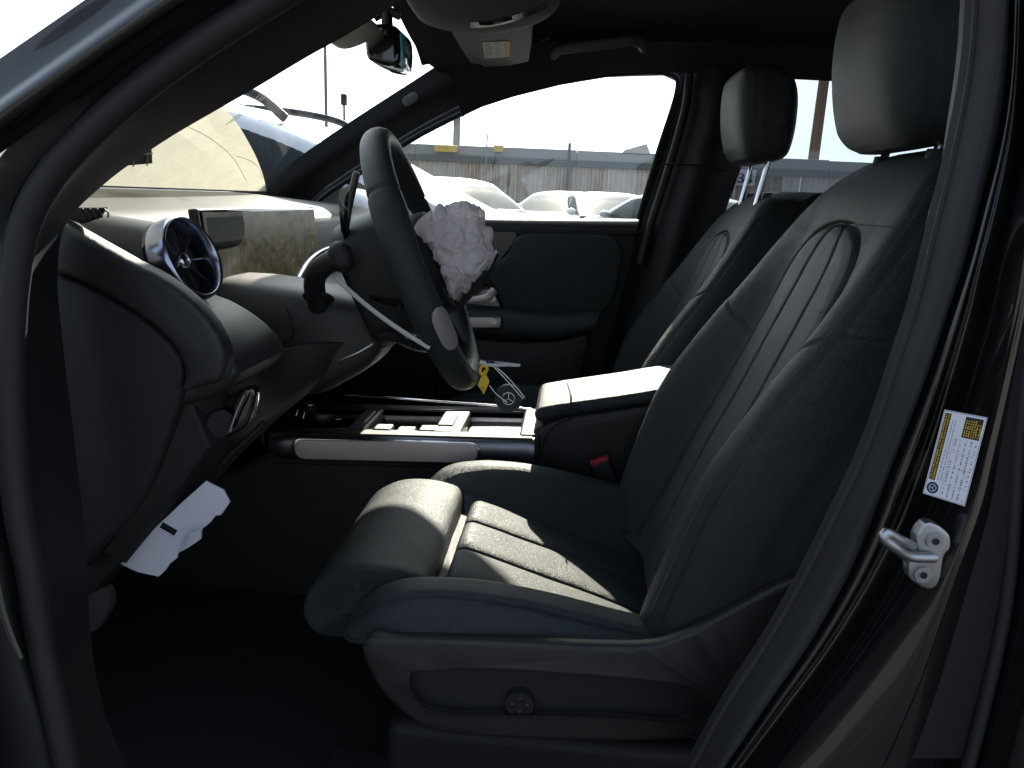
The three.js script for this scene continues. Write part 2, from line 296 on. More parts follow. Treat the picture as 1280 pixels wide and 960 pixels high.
  add(car, 'painted_door_pillar', skin([c2.map((p) => p.clone().add(V(0.002, 0, -0.012))), c2.map((p, i) => p.clone().lerp(c3[i], 0.45).add(V(0, 0, 0.004))), c3, c3.map((p, i) => p.clone().lerp(c4[i], 0.14).add(V(0, 0, 0.022))), bump(0.4).map((p) => p.add(V(0, 0, 0.022))), bump(0.75).map((p) => p.add(V(0, 0, 0.012))), bump(0.95).map((p) => p.add(V(0, 0, 0.004))), c4, c4.map((p) => p.clone().add(V(0.008, 0, -0.004))), c4.map((p) => p.clone().add(V(0.018, 0, -0.03)))], { thick: 0.003, n: 100, k: 6 }), M.paint, 'glossy black paint of the near door pillar');
  const ra = curveOf(pz([[1350, -40], [1322, 200], [1308, 380], [1292, 560], [1276, 760], [1230, 960], [1200, 1060]], -0.612), 80);
  add(car, 'pillar_back', skin([c4.map((p) => p.clone().add(V(0.012, 0, -0.022))), ra.map((p) => p.clone().add(V(0.03, 0, -0.04)))], { thick: 0.004, n: 60 }), M.paint);
  add(car, 'rear_sill', skin([c4.map((p) => p.clone().add(V(0.02, 0, -0.03))), c4.map((p) => p.clone().add(V(0.5, 0, -0.09)))], { thick: 0.004, n: 60 }), M.dark);
  // door striker
  const st = new THREE.Group(); st.name = 'striker'; st.userData.label = 'steel door striker bolted to the pillar'; car.add(st);
  const q = 1 / 3.43, zz = -0.588, sp = (a, b) => W(1080 + a * q, 480 + b * q, zz);
  const so = [[240, 590], [265, 580], [320, 605], [352, 640], [352, 690], [330, 720], [310, 820], [290, 855], [262, 864], [215, 845], [180, 815], [172, 780], [180, 740], [215, 720], [205, 650]];
  const stp = add(st, 'striker_plate', plate(smoothOutline(so.map(([a, b]) => sp(a, b)), 60), zz + 0.007, 0.012, { bevel: 0.002 }), M.steel);
  for (const [a, b] of [[283, 652], [232, 795]]) { const p = sp(a, b), s = new THREE.CylinderGeometry(0.0068, 0.0075, 0.004, 20); s.rotateX(Math.PI / 2); s.translate(p.x, p.y, zz + 0.008); add(st, 'screw', s, M.steel); const t = new THREE.CylinderGeometry(0.003, 0.003, 0.001, 6); t.rotateX(Math.PI / 2); t.translate(p.x, p.y, zz + 0.0105); add(st, 'screw_socket', t, M.dark); }
  const lp = [[205, 695], [150, 668], [92, 640], [84, 660], [130, 700], [190, 738], [300, 745]].map(([a, b], i) => W(1080 + a * q, 480 + b * q, zz + [0.010, 0.022, 0.028, 0.028, 0.026, 0.018, 0.010][i]));
  add(st, 'striker_loop', tube(lp, 0.0042, { n: 50, rs: 10 }), M.steel);
  // grab handle
  const gh = [[692, 69, -2.05], [698, 62, -2.02], [712, 60, -1.99], [740, 57, -1.98], [775, 53, -1.98], [790, 51, -1.99], [800, 54, -2.02], [804, 60, -2.05]];
  add(car, 'grab_handle', tube(pz(gh), 0.011, { n: 50, flat: 1.2 }), M.grey, 'grey grab handle under the headliner');
  add(car, 'coat_hook', tube(pz([[676, 52, -1.97], [681, 49.5, -1.96], [687, 48, -1.97]]), 0.003, { n: 10, rs: 8 }), M.grey);
}
// windscreen: a clear pane, and the dust that the wiper left on it
const wsNear = [W(60, 240, -0.74), W(190, 150, -0.74)];
function wsPoint(s, t) {                              // s across (0 near, 1 far), t up
  const zb = lerp(-0.70, -2.24, s), bow = 0.14 * Math.pow(2 * s - 1, 2);
  const near = Math.pow(Math.max(0, 1 - s / 0.45), 2);
  const b = V(-1.03 + bow + 0.36 * near, 1.236, zb), h = V(-0.455 + 0.02 * Math.pow(2 * s - 1, 2) + 0.30 * near, 1.715 - 0.085 * Math.pow(Math.abs(2 * s - 1), 3), lerp(-0.78, -2.18, s));
  const p = b.lerp(h, t); p.y += 0.03 * Math.sin(Math.PI * t); return p;
}
{
  const P = []; for (let i = 0; i <= 24; i++) { const r = []; for (let j = 0; j <= 40; j++) r.push(wsPoint(j / 40, i / 24)); P.push(r); }
  const ws = add(car, 'windscreen', gridGeo(P), M.glass, 'dusty windscreen');
}
// dust that the wiper left: a film just outside the pane, bounded by the wiper's arc
{
  const hit = (px, py) => { const w = ray(px, py); let s = 0.5, t = 0.3; const err = (a, b) => { const p = wsPoint(a, b).sub(EYE), k = p.dot(w) / w.lengthSq(), q = p.sub(w.clone().multiplyScalar(k)); return q; };
    for (let it = 0; it < 30; it++) { const e = err(s, t), h = 1e-4, es = err(s + h, t).sub(e).multiplyScalar(1 / h), et = err(s, t + h).sub(e).multiplyScalar(1 / h); const a = es.dot(es), b = es.dot(et), c = et.dot(et), d = -es.dot(e), f = -et.dot(e), D = a * c - b * b; s += (d * c - b * f) / D; t += (a * f - b * d) / D; } return [s, t]; };
  const arc = [[334, 240], [330, 222], [322, 200], [312, 180], [299, 158], [284, 138], [270, 122], [250, 104], [225, 86]].map((p) => hit(...p)).map(([s, t]) => [t, s]).sort((a, b) => a[0] - b[0]);
  const fs = table(arc), tMax = arc[arc.length - 1][0], P = [];
  const cen = [[0, 0], [0, 0]];
  for (let i = 0; i <= 50; i++) { const t = lerp(0.0, tMax, i / 50), r = []; for (let j = 0; j <= 50; j++) { const s = lerp(0.02, fs(t), j / 50), p = wsPoint(s, t); p.add(V(-0.0015, 0.0022, 0)); r.push(p); } P.push(r); }
  const dm = tex(512, 512, (u, v, i, j) => { const n = fbm(u * 7, v * 7, 1, 5), f = hash2(i, j), k = 0.84 + 0.05 * n + 0.05 * fbm(u * 60, v * 60, 3, 2) + 0.16 * (f - 0.5) - (f > 0.985 ? 0.2 : 0); return [k, k * 0.97, k * 0.86]; }, true); dm.repeat.set(3, 3);
  const film = add(car, 'dust_film', gridGeo(P), phys(0xffffff, 1, { map: dm, transmission: 0.5, thickness: 0, transparent: true, opacity: 0.94 }), 'pale dust left on the windscreen outside the wiped arc');
  const on = (px, py, off = 0.002) => { const [s, t] = hit(px, py); return wsPoint(s, t).add(V(off * 0.6, -off * 0.8, 0)); };
  // a reflection in the glass, built as a dark plate with pale bars
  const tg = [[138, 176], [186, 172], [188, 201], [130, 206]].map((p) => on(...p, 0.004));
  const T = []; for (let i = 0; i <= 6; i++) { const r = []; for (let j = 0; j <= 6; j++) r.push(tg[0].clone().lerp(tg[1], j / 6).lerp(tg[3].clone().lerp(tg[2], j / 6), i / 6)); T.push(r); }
  const tag = add(car, 'reflection_plate', gridGeo(T, false, 0.003), mat(lin(0.05, 0.06, 0.06), 0.5), 'dark plate with pale bars built in for a reflection in the windscreen');
  const bar = (a, b) => add(tag, 'reflection_bar', tube([on(...a, 0.010), on((a[0] + b[0]) / 2, (a[1] + b[1]) / 2, 0.010), on(...b, 0.010)], 0.0016, { n: 8, rs: 6 }), M.paleBar);
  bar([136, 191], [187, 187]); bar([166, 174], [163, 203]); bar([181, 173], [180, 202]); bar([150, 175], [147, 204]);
  for (const k of [0, 1, 2]) add(car, 'glass_line', tube([on(283 + k * 5, 156 - k * 2, -0.001), on(314 + k * 6, 130 - k * 2, -0.001), on(336 + k * 7, 106 + k, -0.001)], 0.0008, { n: 20, rs: 5 }), M.paleBar);  // thin pale lines lying on the pane
  add(car, 'glass_line', tube([on(295, 194), on(312, 200), on(322, 208), on(328, 222)], 0.0008, { n: 20, rs: 5 }), M.paleBar);
  add(car, 'glass_line', tube([on(222, 152), on(262, 172), on(290, 196), on(308, 226)], 0.0006, { n: 20, rs: 5 }), M.grey);
}
settle(car);

// ---------------------------------------------------------------- passenger door
{
  const d = thing('passenger_door', 'dark passenger door with speaker trim and chrome handle under a clear window', 'car door');
  const outline = [[805, 270], [832, 190], [858, 110], [858, 90], [836, 80], [760, 82], [700, 92], [640, 107], [600, 120], [560, 138], [525, 157], [480, 184], [440, 211], [400, 238], [360, 272], [330, 420], [330, 640], [740, 640], [745, 520], [760, 440], [785, 350]];
  add(d, 'door_frame', plate(pz(outline, -2.32), -2.32, 0.06, { bevel: 0.006, holes: [pz(DOOR_WIN, -2.32)] }), M.trim);
  add(d, 'window_glass', plate(pz([[805, 285], [862, 80], [760, 80], [600, 118], [380, 250], [380, 285]], -2.36), -2.358, 0.004, { bevel: 0 }), M.glass);
  add(d, 'window_seal', tube(pz([...DOOR_WIN.slice(0, 15)], -2.315), 0.008, { n: 120, rs: 8 }), M.dark);
  // inner panel: belt rail, upper pad, armrest, lower pocket
  const belt = skin([pz([[380, 270], [500, 274], [620, 277], [800, 280]], -2.33), pz([[380, 269], [500, 272], [620, 275], [799, 277]], -2.285), pz([[380, 274], [500, 278], [620, 282], [797, 285]], -2.26), pz([[380, 290], [500, 292], [620, 292], [795, 292]], -2.262)], { n: 40, thick: 0.006 });
  add(d, 'belt_rail', belt, M.plasticSoft, 'padded rail along the window sill');
  const strip = skin([pz([[612, 273.5], [700, 274.5], [796, 275.5]], -2.318), pz([[612, 275], [700, 276], [796, 277]], -2.296)], { n: 20, thick: 0.003 });
  add(d, 'felt_strip', strip, M.grey, 'window wiper strip');
  const inner = [[380, 288], [600, 290], [796, 292], [790, 330], [775, 385], [757, 450], [742, 540], [735, 640], [330, 640], [330, 420], [350, 330]];
  add(d, 'inner_panel', plate(pz(inner, -2.27), -2.27, 0.05, { bevel: 0.008 }), M.plastic);
  const pad = smoothOutline(pz([[600, 331], [616, 330], [634, 318], [643, 300], [650, 294], [720, 293], [765, 296], [777, 312], [774, 345], [764, 378], [750, 392], [690, 396], [634, 392], [622, 368], [606, 346], [590, 345]], -2.25), 110);
  add(d, 'door_pad', plate(pad, -2.245, 0.03, { bevel: 0.008 }), M.leather, 'stitched black upper door pad');
  const spk = smoothOutline(pz([[560, 292], [646, 292], [634, 314], [615, 334], [590, 341], [560, 341]], -2.258), 60);
  const spt = tex(128, 128, (u, v) => { const a = (u * 16) % 1 - 0.5, b = (v * 16 + (Math.floor(u * 16) % 2) * 0.5) % 1 - 0.5; return Math.hypot(a, b) < 0.3 ? 0.05 : 0.6; }); spt.repeat.set(14, 14);
  add(d, 'speaker_trim', plate(spk, -2.255, 0.01, { bevel: 0.002 }), mat(lin(0.34, 0.30, 0.28), 0.4, { metalness: 0.3, bumpMap: spt, bumpScale: 0.001, map: spt }), 'perforated metal speaker trim');
  const rec = smoothOutline(pz([[560, 352], [600, 352], [618, 366], [628, 392], [620, 412], [560, 414]], -2.25), 60);
  add(d, 'handle_recess', plate(rec, -2.242, 0.02, { bevel: 0.004 }), M.gloss);
  const h1 = tube(pz([[556, 375, -2.205], [580, 375, -2.195], [600, 374, -2.195], [612, 370, -2.20], [617, 364, -2.22]]), 0.0085, { n: 40, flat: 1.5, radius: (t) => 0.0075 + 0.006 * Math.max(0, t - 0.6) });
  add(d, 'door_handle', h1, M.alu, 'chrome door opener');
  const h2 = plate(smoothOutline(pz([[605, 378], [606, 370], [611, 362], [617, 368], [621, 377], [614, 380]], -2.20), 40), -2.20, 0.02, { bevel: 0.004 });
  add(d, 'handle_base', h2, M.alu);
  const bar = pz([[556, 394], [629, 394], [629, 409], [556, 410]], -2.2);
  add(d, 'pull_bar', plate(bar, -2.160, 0.07, { bevel: 0.006 }), M.darkSatin);
  add(d, 'pull_inlay', plate(smoothOutline(pz([[560, 398], [590, 398], [617, 398], [622, 403], [617, 408], [590, 409], [560, 409]], -2.16), 50), -2.1575, 0.006, { bevel: 0.001 }), M.alu, 'brushed metal inlay of the door pull');
  const arm = [pz([[560, 380], [620, 386], [690, 394], [752, 388]], -2.25), pz([[560, 392], [630, 396], [690, 402], [748, 400]], -2.185), pz([[560, 414], [630, 416], [690, 418], [742, 408]], -2.18), pz([[560, 422], [630, 424], [690, 422], [738, 415]], -2.25)];
  add(d, 'armrest', skin(arm, { n: 40, thick: 0.01 }), M.leather, 'padded door armrest');
  add(d, 'door_pocket', plate(smoothOutline(pz([[560, 428], [638, 426], [700, 424], [735, 418], [728, 470], [722, 560], [560, 560]], -2.22), 80), -2.215, 0.05, { bevel: 0.01 }), M.plasticWarm);
  add(d, 'pocket_lip', tube(pz([[560, 454], [620, 453], [651, 456]], -2.205), 0.007, { n: 20, flat: 0.6 }), M.satin);
  // mirror corner
  settle(d);
}

// ---------------------------------------------------------------- seats
const seatZ = -1.10;
function makeSeat() {
  const g = thing('driver_seat', 'black leather driver seat with thigh support and power switch, nearer the open door', 'car seat');
  const cx = table([[0.66, 0.150], [0.773, 0.193], [0.895, 0.238], [1.005, 0.283], [1.12, 0.328], [1.228, 0.369], [1.32, 0.412], [1.36, 0.435]]);
  const bx = table([[0.66, 0.105], [0.75, 0.118], [0.83, 0.140], [0.92, 0.168], [1.02, 0.222], [1.13, 0.297], [1.22, 0.354], [1.28, 0.392], [1.36, 0.440]]);
  const hw = table([[0.66, 0.265], [0.78, 0.282], [0.95, 0.285], [1.10, 0.272], [1.20, 0.250], [1.27, 0.215], [1.315, 0.165], [1.345, 0.10]]);
  const insHalf = (y) => { const base = lerp(0.150, 0.126, sstep(0.7, 1.2, y)), top = 1.236, r = 0.085; if (y > top) return -0.01; if (y > top - r) { const k = (y - (top - r)) / r; return base * Math.pow(Math.max(0, 1 - Math.pow(k, 2.4)), 1 / 2.4); } return base; };
  const insQ = (z, y) => Math.pow(Math.pow(Math.abs(z) / 0.126, 2.4) + Math.pow(Math.max(0, y - 1.151) / 0.085, 2.4), 1 / 2.4);
  const NU = 230, NV = 300, NB = 34, NS = 14, rows = [];
  const y0 = 0.67, y1 = 1.338;
  const strip = (z, y) => { const h = insHalf(y); return h > 0 && Math.abs(z) < h ? 1 : 0; };
  for (let i = 0; i <= NV; i++) {
    const t = i / NV, y = lerp(y0, y1, t), h = hw(y), ring = [];
    const topR = Math.sqrt(Math.max(0, 1 - Math.pow(Math.max(0, (y - 1.26) / (y1 - 1.26)), 2)));
    const thick = lerp(0.045, 0.15, topR), c = cx(y), b = bx(y);
    const front = (u) => {
      const z = u * h, a = Math.abs(u), kb = sstep(0.48, 0.82, a);
      let x = lerp(c, b, kb);
      const e = Math.max(0, (a - 0.80) / 0.20); x += 0.06 * (1 - Math.sqrt(Math.max(0, 1 - e * e)));
      x += (1 - topR) * 0.05;
      // insert: raised a little inside its seam
      const ih = insHalf(y);
      let dz = 9; if (ih > 0) { dz = ih - Math.abs(z); if (y > 1.151) dz = (1 - insQ(z, y)) * 0.105; } else dz = (1 - insQ(z, y)) * 0.105;
      x += 0.0075 * Math.exp(-Math.pow(dz / 0.0042, 2));
      if (dz > 0) { x -= 0.004 * Math.min(1, dz / 0.02); const w3 = ih * 0.36; for (const s of [-1, 1]) x += 0.0055 * Math.exp(-Math.pow((z - s * w3) / 0.0034, 2)); const puff = Math.cos(Math.min(1, Math.abs(((z / w3 + 3) % 2) - 1)) * Math.PI / 2); x -= 0.0018 * puff; }
      else { // slanted seam across each bolster
        const yl = 1.055 + (a - 0.55) * 0.16; if (a > 0.5) x += 0.004 * sstep(0.5, 0.56, a) * Math.exp(-Math.pow((y - yl) / 0.0034, 2));
      }
      x += 0.0045 * Math.exp(-Math.pow((a - 0.93) / 0.011, 2)) * (y < 1.28 ? 1 : 0);
      x += 0.0022 * fbm(z * 9 + 3, y * 9, 1, 3) + 0.0009 * fbm(z * 40, y * 30, 5, 2);
      return V(x, y, seatZ + z);
    };
    for (let j = 0; j <= NU; j++) ring.push(front(-1 + 2 * j / NU));
    const xe = front(1).x, xb = Math.max(xe + 0.03, c + thick);
    for (let j = 1; j <= NS; j++) { const s = j / NS; let dzz = 0.006 * Math.sin(s * Math.PI); dzz -= 0.004 * Math.exp(-Math.pow((s - 0.30) / 0.05, 2)); ring.push(V(lerp(xe, xb, s), y, seatZ + h + dzz)); }
    for (let j = 1; j < NB; j++) { const u = 1 - 2 * j / NB, e = Math.max(0, (Math.abs(u) - 0.8) / 0.2); ring.push(V(xb + 0.03 * Math.sqrt(Math.max(0, 1 - e * e)), y, seatZ + u * h)); }
    for (let j = 0; j <= NS; j++) { const s = 1 - j / NS; let dzz = 0.006 * Math.sin(s * Math.PI); ring.push(V(lerp(front(-1).x, xb, s), y, seatZ - h - dzz)); }
    rows.push(ring);
  }
  const full = loft(rows, true);
  // split the one surface into shell and three insert strips
  const pos = full.attributes.position, idx = full.index.array, sets = [[], [], [], []];
  for (let k = 0; k < idx.length; k += 3) {
    const z = (pos.getZ(idx[k]) + pos.getZ(idx[k + 1]) + pos.getZ(idx[k + 2])) / 3 - seatZ, y = (pos.getY(idx[k]) + pos.getY(idx[k + 1]) + pos.getY(idx[k + 2])) / 3, x = pos.getX(idx[k]);
    let s = 0; const ih = insHalf(y);
    if (x < cx(y) + 0.03 && strip(z, y)) { const w3 = ih * 0.36; s = z < -w3 ? 1 : z > w3 ? 3 : 2; }
    sets[s].push(idx[k], idx[k + 1], idx[k + 2]);
  }
  const sub = (list) => { const m = new Map(), p = [], n = [], u = [], id = []; const A = full.attributes; for (const k of list) { if (!m.has(k)) { m.set(k, p.length / 3); p.push(A.position.getX(k), A.position.getY(k), A.position.getZ(k)); n.push(A.normal.getX(k), A.normal.getY(k), A.normal.getZ(k)); u.push(A.uv.getX(k), A.uv.getY(k)); } id.push(m.get(k)); } const q = new THREE.BufferGeometry(); q.setAttribute('position', new THREE.Float32BufferAttribute(p, 3)); q.setAttribute('normal', new THREE.Float32BufferAttribute(n, 3)); q.setAttribute('uv', new THREE.Float32BufferAttribute(u, 2)); q.setIndex(id); return q; };
  const back = add(g, 'backrest', sub(sets[0]), M.leather, 'black leather backrest with raised bolsters');
  for (const s of [1, 2, 3]) add(back, 'insert_strip', sub(sets[s]), M.leather);
  // stitching along the outer bolster seam
  const stitches = [];
  for (const s of [1, -1]) for (let k = 0; k < 110; k++) { const y = 0.76 + k * 0.0048, h = hw(y); const a = 0.895, kb = sstep(0.48, 0.82, a), e = (a - 0.8) / 0.2; const x = lerp(cx(y), bx(y), kb) + 0.06 * (1 - Math.sqrt(1 - e * e)) - 0.0006; const b = new THREE.BoxGeometry(0.0009, 0.0030, 0.0009); b.rotateZ(-0.5); b.translate(x, y, seatZ + s * h * a); stitches.push(b); }
  const stMat = mat(lin(0.10, 0.11, 0.13), 0.7);
  const sm = add(back, 'stitching', mergeGeometries(stitches), stMat); sm.userData.kind = 'stuff';
  // headrest
  const hr = new THREE.Group(); hr.name = 'headrest'; g.add(hr);
  const HR = [], fx = table([[1.335, 0.404], [1.345, 0.388], [1.37, 0.372], [1.45, 0.356], [1.52, 0.356], [1.538, 0.366], [1.548, 0.39]]), bk = table([[1.335, 0.44], [1.345, 0.48], [1.37, 0.496], [1.45, 0.500], [1.51, 0.488], [1.535, 0.462], [1.548, 0.43]]);
  const hh = table([[1.335, 0.085], [1.345, 0.118], [1.37, 0.138], [1.45, 0.150], [1.51, 0.145], [1.535, 0.128], [1.548, 0.095]]);
  for (let i = 0; i <= 60; i++) {
    const y = 1.335 + 0.213 * (0.5 - 0.5 * Math.cos(Math.PI * i / 60)), f0 = fx(y), b0 = bk(y), h = hh(y), r = [], mx = (f0 + b0) / 2, hx = (b0 - f0) / 2;
    for (let a = 0; a < 96; a++) { const q = a / 96 * Math.PI * 2, c = Math.cos(q), s = Math.sin(q), e = 2 / 3.6; let px = Math.sign(c) * Math.pow(Math.abs(c), e), pzz = Math.sign(s) * Math.pow(Math.abs(s), e); let k = 1; k -= 0.016 * Math.exp(-Math.pow((px + 0.45) / 0.05, 2)) * (Math.abs(pzz) > 0.8 ? 1 : 0); r.push(V(mx + px * hx, y, seatZ + pzz * h * k)); }
    HR.push(r);
  }
  add(hr, 'headrest_cushion', loft(HR), M.leather, 'padded black headrest');
  for (const s of [-1, 1]) { const c = new THREE.CylinderGeometry(0.0062, 0.0062, 0.20, 16); c.rotateZ(-0.17); c.translate(0.440, 1.29, seatZ + s * 0.085); add(hr, 'headrest_post', c, M.chrome, 'chrome headrest post'); }
  add(hr, 'headrest_button', box(0.012, 0.034, 0.006, 0.455, 1.425, seatZ + 0.1505, 0.003), M.plastic);
  for (const s of [-1, 1]) { const c = new THREE.CylinderGeometry(0.011, 0.013, 0.014, 16); c.translate(0.445, 1.326, seatZ + s * 0.085); add(g, 'post_collar', c, M.plastic); }
  // cushion: bolstered shell
  const cc = table([[-0.26, 0.715], [-0.20, 0.724], [-0.15, 0.721], [-0.05, 0.692], [0.08, 0.652], [0.20, 0.612], [0.30, 0.59]]);
  const cb = table([[-0.26, 0.718], [-0.22, 0.745], [-0.14, 0.761], [-0.04, 0.758], [0.08, 0.738], [0.18, 0.720], [0.30, 0.68]]);
  const CR = [], NX = 120, NZ = 150;
  for (let i = 0; i <= NX; i++) {
    const x = lerp(-0.262, 0.30, i / NX), ring = [], fr = Math.sqrt(Math.max(0, 1 - Math.pow(Math.max(0, (-0.19 - x) / 0.072), 2)));
    const half = 0.278 * lerp(0.93, 1, fr);
    const top = (u) => {
      const a = Math.abs(u), kb = sstep(0.46, 0.80, a); let y = lerp(cc(x) - 0.022, cb(x), kb);
      const e = Math.max(0, (a - 0.84) / 0.16); y -= 0.035 * (1 - Math.sqrt(Math.max(0, 1 - e * e)));
      y -= 0.0045 * Math.exp(-Math.pow((a - 0.915) / 0.010, 2));
      y -= 0.004 * Math.exp(-Math.pow((a - 0.60) / 0.010, 2));
      y += 0.003 * fbm(x * 8, u * 3, 4, 3);
      return lerp(0.70, y, lerp(0.25, 1, fr));
    };
    for (let j = 0; j <= NZ; j++) { const u = -1 + 2 * j / NZ; ring.push(V(x, top(u), seatZ + u * half)); }
    const yb = lerp(0.700, 0.690, fr);
    for (let j = 1; j <= 10; j++) { const s = j / 10; ring.push(V(x, lerp(top(1), yb, s), seatZ + half + 0.010 * Math.sin(s * Math.PI))); }
    for (let j = 1; j < 10; j++) ring.push(V(x, Math.min(yb, cc(x) - 0.07), seatZ + half * 0.92 * (1 - 2 * j / 10)));
    for (let j = 0; j <= 10; j++) { const s = 1 - j / 10; ring.push(V(x, lerp(top(-1), yb, s), seatZ - half - 0.010 * Math.sin(s * Math.PI))); }
    CR.push(ring);
  }
  const cu = add(g, 'cushion', loft(CR), M.leather, 'black leather seat cushion with side bolsters');
  const cst = []; for (let k = 0; k < 84; k++) { const x = -0.22 + k * 0.005; const b = new THREE.BoxGeometry(0.0032, 0.0009, 0.0009); b.translate(x, cb(x) - 0.0085, seatZ + 0.278 * 0.885); cst.push(b); }
  add(cu, 'stitching', mergeGeometries(cst), stMat).userData.kind = 'stuff';
  // centre strips of the cushion
  const zs = [-0.150, -0.050, 0.050, 0.150];
  for (let s = 0; s < 3; s++) {
    const R = [], za = zs[s] + 0.0006, zb2 = zs[s + 1] - 0.0006;
    for (let i = 0; i <= 70; i++) {
      const x = lerp(-0.158, 0.25, i / 70), fr = Math.sqrt(Math.max(0, 1 - Math.pow(Math.max(0, (-0.134 - x) / 0.024), 2))), r = [];
      for (let j = 0; j <= 24; j++) { const q = j / 24, z = lerp(za, zb2, q), e = Math.abs(2 * q - 1); const edge = s === 0 && q < 0.5 || s === 2 && q > 0.5; let y = cc(x) + 0.008 - (edge ? 0.012 : 0.0055) * Math.pow(e, edge ? 5 : 9) - 0.0012 * e * e + 0.0022 * fbm(x * 10, z * 10, 8, 3); y -= (1 - fr) * 0.032; r.push(V(x, y, seatZ + z)); }
      r.push(V(x, cc(x) - 0.05, seatZ + zb2), V(x, cc(x) - 0.05, seatZ + za)); R.push(r);
    }
    add(cu, 'centre_strip', loft(R), M.leather);
  }
  // thigh support
  const T = [];
  for (let i = 0; i <= 60; i++) {
    const u = -1 + 2 * i / 60, e = Math.pow(Math.max(0, (Math.abs(u) - 0.86) / 0.14), 2), sc = Math.sqrt(Math.max(0.02, 1 - e * 0.9)), r = [];
    const prof = [[-0.171, 0.65], [-0.169, 0.705], [-0.176, 0.726], [-0.205, 0.737], [-0.25, 0.741], [-0.295, 0.734], [-0.335, 0.710], [-0.353, 0.68], [-0.356, 0.65], [-0.343, 0.628], [-0.31, 0.62], [-0.22, 0.63]];
    const cv = new THREE.CatmullRomCurve3(prof.map(([x, y]) => V(x, y, 0)), true, 'centripetal').getPoints(72).slice(0, 72);
    for (const p of cv) { const k = 0.0018 * fbm(p.x * 12, u * 3, 3, 3); r.push(V(-0.26 + (p.x + 0.26) * sc, 0.70 + (p.y - 0.70) * sc + k, seatZ - 0.008 + u * 0.190)); }
    T.push(r);
  }
  add(g, 'thigh_support', loft(T), M.leather, 'extendable thigh support cushion');
  // plastic valance
  const vo = [[455, 800], [520, 797], [653, 801], [760, 806], [820, 804], [852, 792], [880, 778], [920, 757], [975, 728], [1010, 718], [1000, 790], [960, 850], [915, 905], [880, 918], [800, 924], [653, 921], [560, 915], [530, 906], [500, 885], [470, 850]];
  const vh = smoothOutline(pz([[510, 832], [545, 827], [590, 824], [700, 830], [800, 838], [860, 847], [878, 858], [877, 880], [862, 898], [845, 904], [760, 898], [650, 896], [560, 893], [528, 885], [508, 860]], -0.802), 90);
  const vout = smoothOutline(pz(vo, -0.802), 130);
  const val = add(g, 'side_valance', plate(vout, -0.796, 0.022, { bevel: 0.007, holes: [vh], seg: 5 }), M.plasticWarm, 'dark plastic side valance with a recessed panel');
  add(val, 'recess_panel', plate(pz([[495, 820], [700, 818], [890, 840], [892, 890], [860, 912], [650, 908], [520, 900]], -0.812), -0.812, 0.01, { bevel: 0 }), M.plastic);
  const kc = W(650, 875, -0.81), kn = new THREE.CylinderGeometry(0.0175, 0.0185, 0.012, 32); kn.rotateX(Math.PI / 2); kn.translate(kc.x, kc.y, -0.806);
  const knob = add(val, 'lumbar_switch', kn, M.plastic, 'round four-way seat switch');
  for (const [a, b] of [[1, 0], [-1, 0], [0, 1], [0, -1]]) { const c = new THREE.SphereGeometry(0.0042, 12, 8); c.scale(1, 1, 0.5); c.translate(kc.x + a * 0.009, kc.y + b * 0.009, -0.7995); add(val, 'switch_button', c, M.plasticWarm); }
  for (const s of [-0.2, 0.2]) add(g, 'seat_rail', box(0.62, 0.045, 0.05, 0.0, 0.425, seatZ + s, 0.006), M.dark);
  add(g, 'seat_base', box(0.50, 0.13, 0.44, 0.03, 0.465, seatZ, 0.02), M.dark);
  
  return settle(g);
}
const driverSeat = makeSeat();
{
  const p = driverSeat.clone(); p.name = 'passenger_seat'; scene.add(p);
  p.userData = { label: 'black leather passenger seat with raised headrest on chrome posts, beyond the armrest', category: 'car seat' };
  p.position.add(V(0.0, -0.045, -0.82));
  p.getObjectByName('headrest').position.add(V(-0.012, 0.064, 0));
}

// ---------------------------------------------------------------- dashboard
function airVent(parent, c, n, r) {                   // round turbine vent facing n
  const Zd = n.clone().normalize(), Xd = V(0, 1, 0).cross(Zd).normalize(), Yd = Zd.clone().cross(Xd);
  const g = new THREE.Group(); g.name = 'air_vent'; parent.add(g);
  const ringP = [[0.84, -0.020], [0.86, 0.006], [0.90, 0.014], [0.96, 0.016], [1.01, 0.011], [1.03, 0.002], [1.03, -0.006]].map(([a, b]) => new THREE.Vector2(a * r, b * r / 0.045));
  const lt = new THREE.LatheGeometry(ringP, 56); lt.rotateX(Math.PI / 2);
  add(g, 'vent_ring', orient(lt, c, Xd, Yd, Zd), M.ventRing);
  const bowl = new THREE.LatheGeometry([[0.0, -0.62], [0.5, -0.60], [0.80, -0.5], [0.86, 0]].map(([a, b]) => new THREE.Vector2(a * r, b * r)), 40); bowl.rotateX(Math.PI / 2);
  add(g, 'vent_bowl', orient(bowl, c, Xd, Yd, Zd), M.gloss);
  for (let k = 0; k < 9; k++) {
    const b = new THREE.BoxGeometry(0.66 * r, 0.035 * r, 0.30 * r); b.translate(0.50 * r, 0, -0.16 * r); b.rotateX(0.35); b.rotateZ(k / 9 * Math.PI * 2);
    add(g, 'vent_blade', orient(b, c, Xd, Yd, Zd), M.darkSatin);
  }
  const hub = new THREE.LatheGeometry([[0, 0.12], [0.12, 0.11], [0.20, 0.04], [0.22, -0.2], [0.1, -0.5]].map(([a, b]) => new THREE.Vector2(a * r, b * r)), 28); hub.rotateX(Math.PI / 2);
  add(g, 'vent_hub', orient(hub, c, Xd, Yd, Zd), M.chrome);
  return g;
}
M.ventRing = mat(lin(0.42, 0.45, 0.55), 0.22, { metalness: 1 });
M.dash = mat(lin(0.022, 0.023, 0.025), 0.46, { bumpMap: grainBump, bumpScale: 0.00018 });
